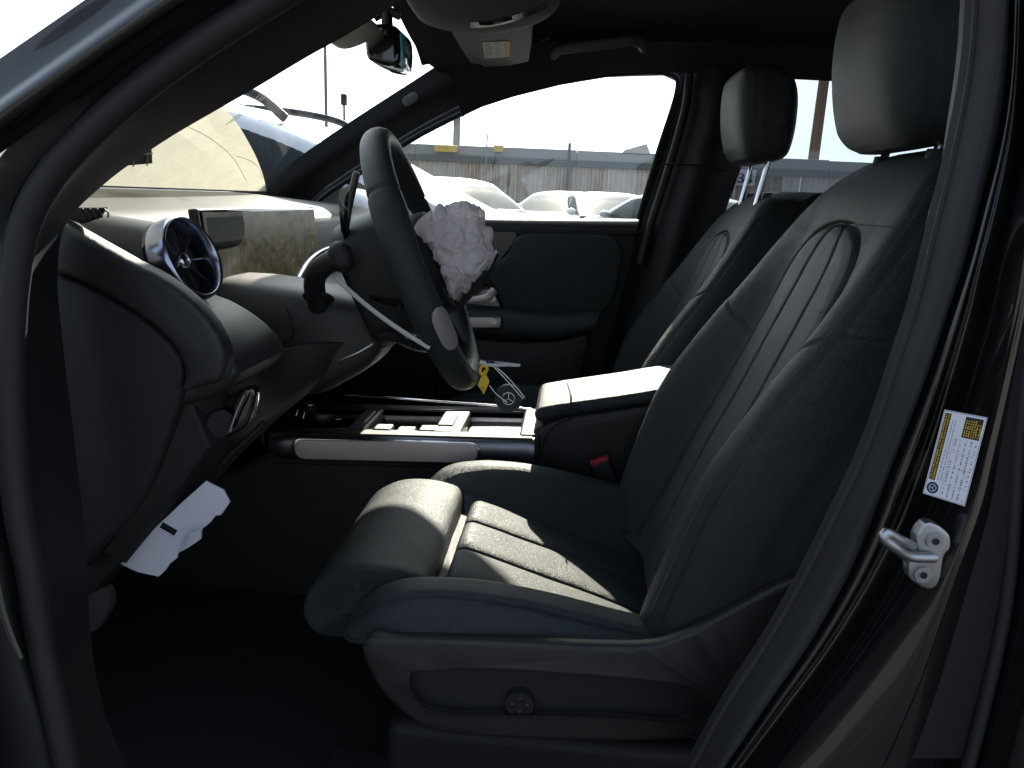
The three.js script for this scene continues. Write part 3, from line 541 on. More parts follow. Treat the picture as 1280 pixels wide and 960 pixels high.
{
  const d = thing('dashboard', 'dark dashboard with round turbine air vents under the windscreen', 'dashboard');
  // top pad: a sheet that rises gently to the windscreen
  const P = []; for (let i = 0; i <= 60; i++) { const z = lerp(-0.786, -2.255, i / 60), s = (z + 0.70) / -1.54, bow = 0.14 * Math.pow(2 * s - 1, 2), r = [];
    const rear = table([[-2.26, -0.53], [-1.6, -0.555], [-1.48, -0.560], [-0.98, -0.560], [-0.90, -0.545], [-0.75, -0.545]])(z);
    const endDrop = 0.03 * Math.pow(Math.max(0, (z + 0.86) / 0.11), 2) + 0.035 * Math.pow(Math.max(0, (-2.05 - z) / 0.2), 2);
    for (let j = 0; j <= 30; j++) { const t = j / 30, x = lerp(-1.045 + bow, rear, t); let y = lerp(1.234, 1.208, t) - 0.012 * Math.pow(Math.max(0, (t - 0.86) / 0.14), 2) - endDrop + 0.0015 * fbm(x * 6, z * 6, 2, 3); r.push(V(x, y, z)); }
    r.push(V(rear + 0.012, 1.182 - endDrop, z), V(rear + 0.014, 1.12 - endDrop, z)); P.push(r); }
  add(d, 'top_pad', gridGeo(P, false, 0.012), M.dash, 'dusty dark dashboard top');
  // body below: driver end, centre, passenger side
  const sm = (pts, n = 70) => smoothOutline(pts.map(([x, y]) => V(x, y, 0)), n).map((p) => [p.x, p.y]);
  add(d, 'driver_fascia', extrudeZ(sm([[-0.98, 1.16], [-0.70, 1.19], [-0.56, 1.185], [-0.52, 1.155], [-0.47, 1.122], [-0.425, 1.106], [-0.382, 1.078], [-0.362, 1.050], [-0.374, 1.030], [-0.44, 1.0], [-0.60, 0.95], [-0.98, 0.95]], 110), -0.775, -0.925, 0.014), M.dash, 'curved dash fascia at the driver end');
  add(d, 'centre_fascia', extrudeZ(sm([[-1.0, 1.17], [-0.66, 1.19], [-0.57, 1.17], [-0.555, 1.09], [-0.47, 1.068], [-0.425, 1.05], [-0.415, 1.02], [-0.43, 0.98], [-0.50, 0.90], [-0.60, 0.84], [-0.98, 0.84]], 110), -0.93, -2.25, 0.012), M.dash, 'dash fascia below the displays');
  add(d, 'trim_strip', box(0.012, 0.020, 0.68, -0.428, 1.060, -1.88, 0.004), M.satin);
  add(d, 'glove_box', box(0.03, 0.15, 0.56, -0.455, 0.94, -1.92, 0.012), M.plastic);
  // side of the dash towards the door
  const upL = [[67, 275], [92, 286], [117, 300], [160, 324], [205, 348], [244, 379], [266, 405], [279, 430], [283, 450], [276, 476]];
  const loL = [[57, 336], [90, 346], [124, 362], [152, 378], [177, 394], [205, 417], [222, 436], [231, 456], [233, 470], [230, 489]];
  const bandO = [...upL, [262, 480], [246, 485], ...loL.slice().reverse()];
  add(d, 'side_band', plate(smoothOutline(pz(bandO, -0.758), 150), -0.752, 0.030, { bevel: 0.007, seg: 4 }), M.plasticSoft, 'stitched band along the end of the dash');
  const endO = [[53, 336], [90, 350], [124, 366], [177, 398], [217, 435], [229, 458], [227, 489], [207, 553], [175, 627], [135, 676], [94, 716], [82, 640], [74, 560], [62, 450]];
  add(d, 'end_panel', plate(smoothOutline(pz(endO, -0.765), 130), -0.764, 0.03, { bevel: 0.006 }), M.trim, 'removable end cover of the dash');
  add(d, 'end_backing', plate(pz([[58, 350], [124, 382], [200, 438], [226, 470], [262, 560], [200, 640], [120, 740], [60, 760]], -0.785), -0.785, 0.05, { bevel: 0.004 }), M.dark);
  // nacelle of the driver vent
  const vc = W(229, 326, -0.862), vn = V(0.93, 0.36, 0.10).normalize();
  const back = V(-1, 0.0, 0.02).normalize(), nac = [];
  for (let k = 0; k <= 14; k++) { const t = k / 14, c = vc.clone().addScaledVector(vn, -0.012).lerp(vc.clone().add(V(-0.17, 0.016, 0.012)), t); const r = 0.0515 * (1 - 0.10 * t), Xd = V(0, 1, 0).cross(vn).normalize(), Yd = vn.clone().cross(Xd), ring = []; for (let a = 0; a < 48; a++) { const q = a / 48 * Math.PI * 2; ring.push(c.clone().addScaledVector(Xd, Math.cos(q) * r * (1 + 0.1 * t)).addScaledVector(Yd, Math.sin(q) * r)); } nac.push(ring); }
  add(d, 'vent_nacelle', loft(nac), M.dash);
  airVent(d, vc, vn, 0.0505);
  for (const z of [-1.42, -1.53, -1.64]) airVent(d, V(-0.438, 1.005, z), V(0.96, 0.25, 0), 0.040);
  // demister slot
  const slot = pz([[86, 259], [146, 259], [138, 272], [118, 279], [104, 274]], -0.80);
  const sg = plate(slot, -0.775, 0.01, { bevel: 0.002 }); add(d, 'demister_slot', sg, M.dark, 'demister slot at the end of the dash');
  for (let k = 0; k < 5; k++) add(d, 'slot_fin', tube(pz([[94 + k * 9, 261], [101 + k * 8.5, 266], [107 + k * 7, 272]], -0.7738), 0.0010, { n: 10, rs: 6 }), M.plasticWarm);
  // knee panel with the light switch
  const kp = [pz([[228, 486], [206, 553], [172, 628], [130, 690]], -0.776), pz([[262, 478], [243, 560], [215, 632], [160, 704]], -0.80), pz([[300, 470], [300, 535], [262, 596], [205, 690]], -0.86), pz([[345, 440], [356, 500], [325, 540], [262, 610]], -0.96), pz([[470, 424], [440, 446], [392, 486], [330, 520]], -1.06)];
  add(d, 'knee_panel', skin(kp, { n: 40, k: 8, thick: 0.012 }), M.plasticWarm, 'knee panel below the steering column');
  add(d, 'switch_recess', plate(smoothOutline(pz([[263, 548], [266, 520], [284, 500], [310, 484], [318, 488], [316, 510], [308, 532], [285, 545], [270, 552]], -0.828), 60), -0.826, 0.02, { bevel: 0.003 }), M.gloss, 'gloss black light switch panel');
  const sk = W(272, 528, -0.815), skn = new THREE.CylinderGeometry(0.0165, 0.0175, 0.016, 32); skn.rotateX(Math.PI / 2); skn.rotateY(0.9); skn.translate(sk.x, sk.y, sk.z);
  add(d, 'light_switch', skn, M.plastic, 'round light switch knob');
  add(d, 'switch_bezel', tube(pz([[287, 540], [296, 515], [306, 493]], -0.818), 0.0018, { n: 12, rs: 8 }), M.chrome);
  add(d, 'panel_lip', tube(pz([[275, 582], [290, 566], [305, 552], [318, 541], [330, 528]], -0.865), 0.004, { n: 20, rs: 8 }), M.plasticWarm);
  settle(d);
}
// ---------------------------------------------------------------- instrument display
{
  const d = thing('dash_display', 'wide dusty display panel standing on the dashboard', 'display screen');
  const a = WX(246, 258, -0.520), b = WX(389, 252, -0.520), c = WX(389, 338, -0.520);
  const z0 = a.z + 0.006, z1 = b.z, yt = 1.218, yb = 1.090, w = z0 - z1, h = yt - yb;
  const dt = canvasTex(1024, 256, (x, W2, H2) => {
    x.fillStyle = '#857b60'; x.fillRect(0, 0, W2, H2);
    for (let k = 0; k < 60; k++) { x.fillStyle = rnd() < 0.6 ? `rgba(40,36,27,${0.05 + rnd() * 0.12})` : `rgba(190,180,145,${0.06 + rnd() * 0.14})`; x.beginPath(); x.ellipse(rnd() * W2, rnd() * H2, 20 + rnd() * 110, 10 + rnd() * 40, rnd() * 3, 0, 7); x.fill(); }
    for (let k = 0; k < 2600; k++) { const v = rnd(); x.fillStyle = v < 0.5 ? `rgba(60,54,40,${0.05 + rnd() * 0.12})` : `rgba(205,196,165,${0.05 + rnd() * 0.10})`; const s = 1 + rnd() * rnd() * 16; x.fillRect(rnd() * W2, rnd() * H2, s * (0.4 + rnd()), s * (0.6 + rnd() * 1.6)); }
    for (let k = 0; k < 60; k++) { x.strokeStyle = `rgba(30,26,18,${0.15 + rnd() * 0.3})`; x.lineWidth = 1 + rnd() * 3; x.beginPath(); const px = rnd() * W2; x.moveTo(px, 90 + rnd() * 60); x.lineTo(px - 20 - rnd() * 40, 256); x.stroke(); }
    // wiped patch
    x.fillStyle = '#0b0d0d'; x.beginPath(); x.moveTo(20, 14); x.lineTo(290, 14); x.quadraticCurveTo(300, 100, 200, 112); x.lineTo(20, 120); x.fill();
  });
  const dr = tex(256, 128, (u, v) => (u < 0.28 && v > 0.55 ? 0.06 : 0.22 + 0.2 * fbm(u * 20, v * 10, 1)));
  const bez = plate([[-w / 2, -h / 2], [w / 2, -h / 2], [w / 2, h / 2], [-w / 2, h / 2]].map(([p, q]) => V(p, q, 0)), 0, 0.018, { bevel: 0.005 });
  const X = V(0, 0, -1), Y = V(-0.10, 1, 0).normalize(), Z = X.clone().cross(Y), o = V(-0.508, (yt + yb) / 2, (z0 + z1) / 2);
  const bm = add(d, 'display_housing', orient(bez, o, X, Y, Z), M.gloss);
  const sg = new THREE.PlaneGeometry(w - 0.012, h - 0.012); sg.translate(0, 0, 0.0012);
  add(d, 'screen', orient(sg, o, X, Y, Z), phys(0xffffff, 1, { map: dt, roughnessMap: dr, clearcoat: 0.35, clearcoatRoughness: 0.18 }), 'dusty screen with a wiped patch');
  add(d, 'display_foot', box(0.03, 0.05, 0.3, -0.535, 1.085, (z0 + z1) / 2, 0.006), M.plastic);
  settle(d);
}
// ---------------------------------------------------------------- steering column
const wT = W(475, 176, -1.1), wB = W(584, 470, -1.1), wC = wT.clone().add(wB).multiplyScalar(0.5), wUp = wT.clone().sub(wB).normalize(), wR = wT.distanceTo(wB) / 2;
const wZ = V(0.10, 0, 1).addScaledVector(wUp, -0.10 * wUp.x).normalize();
const wN = wUp.clone().cross(wZ).normalize();                       // towards the driver
{
  const s = thing('steering_column', 'dark steering column shroud with stalk behind the wheel', 'steering column');
  const rings = [], st = [[-0.52, 1.035, 0.085, 0.085], [-0.44, 1.035, 0.084, 0.084], [-0.38, 1.032, 0.080, 0.080], [-0.335, 1.040, 0.066, 0.074], [-0.305, 1.046, 0.054, 0.066], [-0.285, 1.054, 0.045, 0.060], [-0.275, 1.064, 0.038, 0.054]];
  const f1 = table(st.map((p) => [p[0], p[1]])), f2 = table(st.map((p) => [p[0], p[2]])), f3 = table(st.map((p) => [p[0], p[3]]));
  for (let i = 0; i <= 40; i++) { const x = lerp(-0.52, -0.275, i / 40), r = []; for (let a = 0; a < 64; a++) { const q = a / 64 * Math.PI * 2, c = Math.cos(q), n = Math.sin(q), e = 2 / 4.5; r.push(V(x - 0.16 * (Math.sign(n) * Math.pow(Math.abs(n), e)) * f2(x), f1(x) + Math.sign(n) * Math.pow(Math.abs(n), e) * f2(x), -1.1 + Math.sign(c) * Math.pow(Math.abs(c), e) * f3(x))); } rings.push(r); }
  add(s, 'shroud', loft(rings), M.plasticWarm, 'dark column shroud');
  add(s, 'shroud_seam', tube(pz([[358, 384, -1.018], [363, 400, -1.016], [367, 415, -1.017], [363, 422, -1.018], [350, 426, -1.019]]), 0.0012, { n: 24, rs: 6 }), M.dark);
  add(s, 'lower_lip', tube(pz([[386, 486, -1.04], [394, 470, -1.04], [410, 457, -1.03], [447, 441, -1.03], [466, 430, -1.04]]), 0.0022, { n: 24, rs: 8 }), M.satin, 'thin edge of the lower shroud');
  const lv = add(s, 'stalk', tube(pz([[398, 382, -1.03], [393, 358, -1.0], [397, 340, -0.975], [412, 328, -0.96], [424, 322, -0.955]]), 0.0145, { n: 40, rs: 18 }), M.plasticWarm, 'thick stalk on the column');
  const cap = W(426, 321, -0.953), cg = new THREE.CapsuleGeometry(0.0155, 0.010, 6, 18); cg.rotateZ(0.2); cg.translate(cap.x, cap.y, cap.z); add(lv, 'stalk_end', cg, M.plastic);
  const col = new THREE.TorusGeometry(0.018, 0.004, 10, 28); col.rotateX(1.1); const cp = W(398, 372, -1.015); col.translate(cp.x, cp.y, cp.z); add(s, 'stalk_collar', col, M.plastic);
  const gs = add(s, 'far_stalk', tube(pz([[374, 352, -1.16], [388, 330, -1.22], [404, 318, -1.26], [420, 312, -1.28]]), 0.009, { n: 20 }), M.satin);
  settle(s);
}
// ---------------------------------------------------------------- steering wheel
{
  const s = thing('steering_wheel', 'black leather steering wheel with burst centre', 'steering wheel');
  const P = (phi, rad = wR, off = 0) => wC.clone().addScaledVector(wZ, Math.cos(phi) * rad).addScaledVector(wUp, Math.sin(phi) * (Math.sin(phi) < -0.82 ? Math.min(rad, rad * (0.82 + 0.25 * (-Math.sin(phi) - 0.82)) / -Math.sin(phi) + 0.12 * rad) : rad)).addScaledVector(wN, off);
  const N = 420, rings = [];
  for (let i = 0; i <= N; i++) {
    const ph = i / N * Math.PI * 2, c = P(ph), t = P(ph + 0.01).sub(P(ph - 0.01)).normalize(), out = t.clone().cross(wN).normalize(), r = [];
    const grip = 0.0185 + 0.0025 * Math.exp(-Math.pow((Math.abs(Math.abs(ph - Math.PI) - Math.PI) - 0.35) / 0.25, 2)) - 0.0022 * Math.exp(-Math.pow((ph - 0.56) / 0.016, 2)) - 0.0022 * Math.exp(-Math.pow((ph - 2.58) / 0.016, 2));
    for (let a = 0; a < 28; a++) { const q = a / 28 * Math.PI * 2; r.push(c.clone().addScaledVector(out, Math.cos(q) * grip * 0.92).addScaledVector(wN, Math.sin(q) * grip * 1.12)); }
    rings.push(r);
  }
  add(s, 'rim', loft(rings, false), M.leather, 'thick leather rim with a flattened bottom');
  // hub behind and pad in front
  const inPlane = (pts) => pts.map(([a, b]) => V(a, b, 0));
  const hubG = plate(smoothOutline(inPlane([[-0.105, 0.06], [-0.07, 0.085], [0.07, 0.085], [0.105, 0.06], [0.10, -0.03], [0.07, -0.085], [-0.07, -0.085], [-0.10, -0.03]]), 60), 0.012, 0.10, { bevel: 0.012 });
  add(s, 'hub', orient(hubG, wC.clone().addScaledVector(wN, -0.012), wZ.clone().negate(), wUp, wZ.clone().negate().cross(wUp)), M.plastic, 'black hub housing');
  const padG = plate(smoothOutline(inPlane([[-0.085, 0.05], [-0.05, 0.066], [0.05, 0.066], [0.085, 0.05], [0.082, -0.04], [0.05, -0.075], [-0.05, -0.075], [-0.082, -0.04]]), 60), 0.03, 0.035, { bevel: 0.010 });
  add(s, 'burst_cover', orient(padG, wC.clone().addScaledVector(wN, 0.0), wZ.clone().negate(), wUp, wZ.clone().negate().cross(wUp)), M.trim, 'torn airbag cover');
  for (const [ph, w] of [[0.06, 0.030], [Math.PI - 0.06, 0.030], [-1.02, 0.020], [Math.PI + 1.02, 0.020]]) {
    const a = P(ph, wR * 0.45, -0.012), b = P(ph, wR * 0.97, -0.004), dir = b.clone().sub(a), g = new RoundedBoxGeometry(dir.length(), w, 0.018, 3, 0.006); g.translate(dir.length() / 2, 0, 0);
    const X = dir.normalize(), Z = wN, Y = Z.clone().cross(X); add(s, 'spoke', orient(g, a, X, Y, Z), M.gloss);
  }
  // metal insert low on the near rim, facing the open door
  const Q = []; for (let i = 0; i <= 24; i++) { const ph = lerp(-0.60, -0.28, i / 24), c = P(ph), t = P(ph + 0.01).sub(P(ph - 0.01)).normalize(), out = t.clone().cross(wN).normalize(), r = []; const e = Math.sqrt(1 - Math.pow(Math.abs(i / 12 - 1), 4)) ; for (let a = 0; a <= 10; a++) { const q = lerp(2.45 - 0.5 * e, 2.45 + 0.5 * e, a / 10); r.push(c.clone().addScaledVector(out, Math.cos(q) * 0.0224).addScaledVector(wN, Math.sin(q) * 0.0258)); } Q.push(r); }
  add(s, 'rim_insert', gridGeo(Q, false, 0.003), mat(lin(0.42, 0.39, 0.37), 0.42, { metalness: 0.5 }), 'satin metal insert in the rim');
  // shift paddle and the pale strip hanging from it
  add(s, 'shift_paddle', skin([pz([[432, 230], [424, 240], [424, 262], [426, 290]], -1.0), pz([[440, 232], [432, 246], [430, 270], [430, 300]], -0.99)], { thick: 0.006, n: 20 }), M.gloss, 'black shift paddle');
  add(s, 'paddle_stem', tube(pz([[446, 215, -0.985], [442, 232, -0.99], [436, 260, -1.0], [430, 300, -1.0], [428, 316, -1.0]]), 0.005, { n: 20 }), M.darkSatin);
  add(s, 'lower_bezel', skin([pz([[446, 367, -1.00], [470, 359, -1.06], [502, 352, -1.10]]), pz([[462, 374, -0.99], [488, 370, -1.02], [508, 368, -1.04]]), pz([[500, 386, -0.985], [507, 385, -0.99], [513, 381, -1.0]])], { thick: 0.006, n: 20 }), M.gloss, 'gloss bezel under the hub');
  add(s, 'hanging_lip', skin([pz([[470, 419, -1.0], [492, 418, -1.0], [512, 428, -1.0], [540, 438, -1.0]]), pz([[476, 423, -0.99], [494, 428, -0.985], [516, 438, -0.985], [540, 442, -0.985]])], { thick: 0.003, n: 20 }), M.satin);
  settle(s);
  const st = add(scene, 'loose_trim_strip', tube(pz([[411, 339, -0.965], [430, 357, -0.955], [455, 379, -0.945], [485, 402, -0.935], [512, 420, -0.93], [537, 435, -0.93]]), 0.0032, { n: 50, rs: 10, flat: 0.5 }), mat(lin(0.55, 0.53, 0.52), 0.5));
  st.userData = { label: 'thin pale trim strip hanging loose behind the steering wheel', category: 'trim strip' };
}
// ---------------------------------------------------------------- burst airbag
{
  const N = 200, Mv = 220, rows = [], c = W(572, 312, -1.02);
  const ox = V(1, 0, 0), oy = V(0, 1, 0);
  const outl = [[525, 285], [536, 268], [548, 257], [560, 252], [575, 256], [590, 258], [604, 266], [608, 285], [612, 308], [610, 330], [596, 346], [582, 362], [567, 370], [561, 362], [562, 348], [548, 328], [538, 306]].map(([a, b]) => W(a, b, -1.02));
  const ang = outl.map((p) => [Math.atan2(p.y - c.y, p.x - c.x), Math.hypot(p.x - c.x, p.y - c.y)]).sort((a, b) => a[0] - b[0]);
  const rad = (t) => { const L = ang.length; for (let i = 0; i < L; i++) { let a0 = ang[i][0], a1 = ang[(i + 1) % L][0]; if (i === L - 1) a1 += Math.PI * 2; for (const tt of [t, t + Math.PI * 2]) if (tt >= a0 && tt <= a1) { const k = (tt - a0) / (a1 - a0), s = k * k * (3 - 2 * k); return lerp(ang[i][1], ang[(i + 1) % L][1], s); } } return ang[0][1]; };
  const h3 = (x, y, z, k) => hash2(x * 31 + z * 57 + k * 131, y * 17 - z * 23);
  const cells = (x, y, z) => { const X = Math.floor(x), Y = Math.floor(y), Z = Math.floor(z); let a = 9, b = 9; for (let i = -1; i <= 1; i++) for (let j = -1; j <= 1; j++) for (let k = -1; k <= 1; k++) { const d = Math.hypot(X + i + h3(X + i, Y + j, Z + k, 1) - x, Y + j + h3(X + i, Y + j, Z + k, 2) - y, Z + k + h3(X + i, Y + j, Z + k, 3) - z); if (d < a) { b = a; a = d; } else if (d < b) b = d; } return [a, b]; };
  const ridge = (x, y, z, o) => { let s = 0, a = 0.5; for (let k = 0; k < o; k++) { s += a * (1 - Math.abs(noise.noise(x, y, z) * 2)); x *= 2.1; y *= 2.1; z *= 2.1; a *= 0.5; } return s; };
  for (let i = 0; i <= N; i++) {
    const th = i / N * Math.PI, r = [];                 // polar axis towards the viewer
    for (let j = 0; j < Mv; j++) {
      const ph = j / Mv * Math.PI * 2 - Math.PI, R = rad(ph), st = Math.pow(Math.sin(th), 0.72);
      const p = V(Math.cos(ph) * R * st * 0.92, Math.sin(ph) * R * st * 0.92, Math.cos(th) * 0.045);
      const nx = p.x - 0.004, ny = p.y + 0.068, th2 = Math.atan2(ny, nx), rr = Math.hypot(nx, ny, p.z);
      const warp = 1.6 * fbm(p.x * 13, p.y * 13, p.z * 5 + 3, 2), wave = Math.abs(Math.sin(th2 * 3.4 + warp * 1.7 + 0.6)), w2 = Math.abs(Math.sin(p.x * 48 - p.y * 30 + warp * 3.2));
      const wx = p.x + 0.02 * fbm(p.x * 18, p.y * 18, p.z * 8), wy = p.y + 0.02 * fbm(p.x * 18 + 7, p.y * 18, p.z * 8), [a1, a2] = cells(wx * 26 + wy * 9 + 3, wy * 15 - wx * 6 + 1, p.z * 18), [b1, b2] = cells(wx * 50 - wy * 20, wy * 34 + wx * 12, p.z * 40 + 4);
      const n = p.clone().normalize(); p.addScaledVector(n, 0.008 * (0.5 - a1) + 0.0075 * Math.min(1, (a2 - a1) / 0.22) + 0.0028 * Math.min(1, (b2 - b1) / 0.2) + 0.003 * (0.5 - b1) - 0.006 + st * (0.012 * (wave - 0.6) + 0.007 * (w2 - 0.6) + 0.016 * fbm(p.x * 22 + 4, p.y * 22, p.z * 22, 2) + 0.003 * fbm(p.x * 90, p.y * 90, p.z * 90, 2)));
      r.push(p.add(c));
    }
    rows.push(r);
  }
  const soot = tex(256, 256, (u, v) => { const k = fbm(u * 12, v * 12, 3, 4), f = Math.max(0, fbm(u * 5 + 9, v * 5, 8, 4)); const s = Math.max(0, fbm(u * 7, v * 7, 11, 4)) * 0.12; return [0.97 - s - 0.03 * f, 0.945 - s * 1.1 - 0.07 * f, 0.945 - s - 0.04 * f]; }, true); soot.repeat.set(4, 4);
  const g = thing('airbag', 'crumpled pinkish white burst airbag hanging from the steering wheel', 'airbag');
  const clothM = phys(0xffffff, 0.85, { map: soot, bumpMap: weave, bumpScale: 0.0003, transmission: 0.5, thickness: 0 });
  add(g, 'airbag_bag', loft(rows, false), clothM);
  const flap = skin([pz([[540, 262, -0.99], [536, 276, -0.985], [545, 300, -0.98]]), pz([[530, 270, -0.985], [531, 286, -0.972], [536, 303, -0.975]]), pz([[522, 277, -0.99], [526, 290, -0.985], [531, 303, -0.985]])], { n: 20, thick: 0.0012 });
  add(g, 'airbag_flap', flap, clothM);
  const tie = skin([pz([[556, 350, -1.0], [570, 345, -0.985], [590, 346, -1.0]]), pz([[560, 362, -1.01], [568, 360, -0.995], [580, 358, -1.01]]), pz([[562, 372, -1.03], [567, 372, -1.02], [572, 370, -1.03]])], { n: 20, thick: 0.0012 });
  add(g, 'airbag_neck', tie, clothM);
  settle(g);
  const fl = add(scene, 'airbag_cover_flap', skin([pz([[552, 352, -1.0], [566, 378, -0.99], [580, 372, -1.02], [604, 342, -1.05], [622, 314, -1.09]]), pz([[556, 358, -1.0], [570, 388, -0.985], [586, 376, -1.0], [610, 346, -1.03], [624, 318, -1.07]])], { n: 40, thick: 0.004 }), M.plastic);
  fl.userData = { label: 'torn black airbag cover flap below the burst airbag', category: 'airbag cover' };
}

// ---------------------------------------------------------------- centre console
{
  const c = thing('centre_console', 'dark centre console with brushed metal rail and padded armrest between the seats', 'centre console');
  const zn = -1.425, zf = -1.625;
  const yTop = (x) => 0.786 + 0.045 * (x + 0.05);       // deck height
  add(c, 'console_side', plate(pz([[150, 640], [300, 585], [345, 560], [668, 562], [700, 540], [860, 520], [980, 560], [980, 760], [150, 760]], -1.44), -1.44, 0.17, { bevel: 0.01 }), M.plastic, 'dark console side');
  // near rail: half-round satin bar, with a recessed brushed inlay
  const rail = (z, dir) => { const rings = [], a = V(-0.60, 0.734, z), b = V(-0.052, 0.7575, z); for (let i = 0; i <= 30; i++) { const t = i / 30, p = a.clone().lerp(b, t), s = i === 0 ? 0.6 : i === 1 ? 0.86 : 1, r = []; const prof = [[-0.03, 0.0], [-0.029, 0.010], [-0.022, 0.017], [-0.008, 0.0205], [0.010, 0.0205], [0.022, 0.017], [0.0285, 0.010], [0.030, 0.0], [0.028, -0.03], [-0.028, -0.03]]; for (const [y, d] of prof) r.push(V(p.x, p.y + y * s, p.z + dir * d * s)); rings.push(r); } return loft(rings); };
  const nr = add(c, 'side_rail', rail(zn, 1), M.darkSatin, 'dark satin rail along the near side of the console');
  const pill = (x0, x1, y0, y1, z) => { const s = new THREE.Shape(), r = (y1 - y0) / 2 * 0.9; const ya = (x) => 0.7575 + 0.043 * (x + 0.052); const pts = []; for (let k = 0; k <= 40; k++) { const t = k / 40; pts.push(V(lerp(x0 + r, x1 - r, t), ya(lerp(x0, x1, t)) + y0, z)); } for (let k = 1; k < 10; k++) { const q = -Math.PI / 2 + k / 10 * Math.PI; pts.push(V(x1 - r + Math.cos(q) * r, ya(x1) + (y0 + y1) / 2 + Math.sin(q) * (y1 - y0) / 2, z)); } for (let k = 40; k >= 0; k--) { const t = k / 40; pts.push(V(lerp(x0 + r, x1 - r, t), ya(lerp(x0, x1, t)) + y1, z)); } for (let k = 1; k < 10; k++) { const q = Math.PI / 2 + k / 10 * Math.PI; pts.push(V(x0 + r + Math.cos(q) * r, ya(x0) + (y0 + y1) / 2 + Math.sin(q) * (y1 - y0) / 2, z)); } return pts; };
  add(nr, 'rail_inlay', plate(pill(-0.540, -0.165, -0.0215, 0.0205, zn), zn + 0.0245, 0.010, { bevel: 0.002 }), M.alu, 'pinkish brushed metal inlay');
  add(nr, 'inlay_collar', plate(pill(-0.548, -0.157, -0.0235, 0.0225, zn), zn + 0.0222, 0.008, { bevel: 0.001 }), M.chrome);
  add(c, 'far_rail', rail(zf - 0.01, -1), M.darkSatin);
  const trimLine = tube([V(-0.50, yTop(-0.5) + 0.030, zf + 0.005), V(-0.3, yTop(-0.3) + 0.018, zf + 0.003), V(-0.12, yTop(-0.12) + 0.008, zf + 0.003), V(-0.07, yTop(-0.07) + 0.004, zf + 0.01)], 0.0032, { n: 30, rs: 8 });
  add(c, 'edge_trim', trimLine, M.chrome, 'bright edge trim on the far side of the tray');
  // deck: sill strips around two sunken trays
  const deckBox = (x0, x1, z0, z1, dy, h, m, name, r = 0.004, label) => { const x = (x0 + x1) / 2, g = box(x1 - x0, h, Math.abs(z1 - z0), 0, 0, 0, r); g.rotateZ(0.045); g.translate(x, yTop(x) + dy - h / 2, (z0 + z1) / 2); return add(c, name, g, m, label); };
  deckBox(-0.60, -0.055, zn - 0.020, zn + 0.012, 0.003, 0.02, M.plasticWarm, 'deck_sill');
  deckBox(-0.60, -0.055, zf - 0.012, zf + 0.020, 0.003, 0.02, M.plasticWarm, 'deck_sill');
  deckBox(-0.60, -0.04, zn - 0.01, zf + 0.01, -0.055, 0.02, M.plastic, 'tray_floor');
  deckBox(-0.445, -0.405, zn - 0.022, zf + 0.02, 0.004, 0.05, M.tray, 'tray_divider', 0.006);
  deckBox(-0.440, -0.412, zn - 0.05, zf + 0.06, 0.010, 0.02, M.tray, 'rocker_switch', 0.005);
  for (let k = 0; k < 3; k++) deckBox(-0.392 + k * 0.048, -0.352 + k * 0.048, zn - 0.022, zn - 0.062, 0.004 - 0.004 * (k % 2), 0.03, M.tray, 'selector_button', 0.006);
  deckBox(-0.265, -0.205, zn - 0.022, zf + 0.02, 0.002, 0.05, M.tray, 'touchpad_block', 0.006);
  deckBox(-0.262, -0.228, zn - 0.06, zf + 0.05, 0.005, 0.01, M.plasticWarm, 'touchpad', 0.003);
  deckBox(-0.205, -0.07, zn - 0.02, zf + 0.02, -0.022, 0.03, M.tray, 'hand_rest', 0.008);
  deckBox(-0.085, -0.04, zn - 0.0, zf + 0.0, 0.006, 0.05, M.plasticWarm, 'tray_end', 0.008);
  // cup holder rings in the front tray
  for (const [x, z] of [[-0.50, -1.49], [-0.50, -1.57]]) { const t = new THREE.TorusGeometry(0.036, 0.003, 10, 36); t.rotateX(Math.PI / 2); t.translate(x, yTop(x) - 0.025, z); add(c, 'cup_ring', t, M.chrome); const cy = new THREE.CylinderGeometry(0.036, 0.032, 0.03, 30, 1, true); cy.translate(x, yTop(x) - 0.04, z); add(c, 'cup_holder', cy, M.gloss); }
  for (const [a, b] of [[[366, 528], [372, 512]], [[374, 532], [381, 515]], [[378, 508], [392, 506]], [[384, 503], [388, 510]]]) add(c, 'tray_clip', tube(pz([[...a, -1.50], [(a[0] + b[0]) / 2 + 1, (a[1] + b[1]) / 2, -1.495], [...b, -1.50]]), 0.0022, { n: 8, rs: 8 }), M.chrome);
  // armrest box, lid and its rolled front
  const boxO = smoothOutline(pz([[664, 548], [667, 540], [680, 528], [700, 521], [760, 512], [830, 501], [900, 492], [960, 486], [960, 640], [700, 640], [668, 590]], -1.44), 120);
  add(c, 'armrest_box', plate(boxO, -1.432, 0.19, { bevel: 0.012, seg: 5 }), M.plasticWarm, 'armrest storage box');
  const lp = [[672, 526], [668, 519], [673, 510], [690, 506], [730, 500], [780, 493], [830, 485], [900, 476], [960, 469], [965, 486], [900, 493], [830, 502], [760, 513], [700, 522], [684, 527]];
  const lid = add(c, 'armrest_lid', plate(smoothOutline(pz(lp, -1.43), 120), -1.424, 0.208, { bevel: 0.009, seg: 6 }), M.leather, 'padded armrest lid in full sun');
  const seamP = [W(709, 478, -1.60), W(713, 490, -1.50), W(714, 499, -1.424), W(713, 514, -1.42)]; add(lid, 'lid_seam', tube(seamP, 0.0018, { n: 12, rs: 8 }), M.trim);
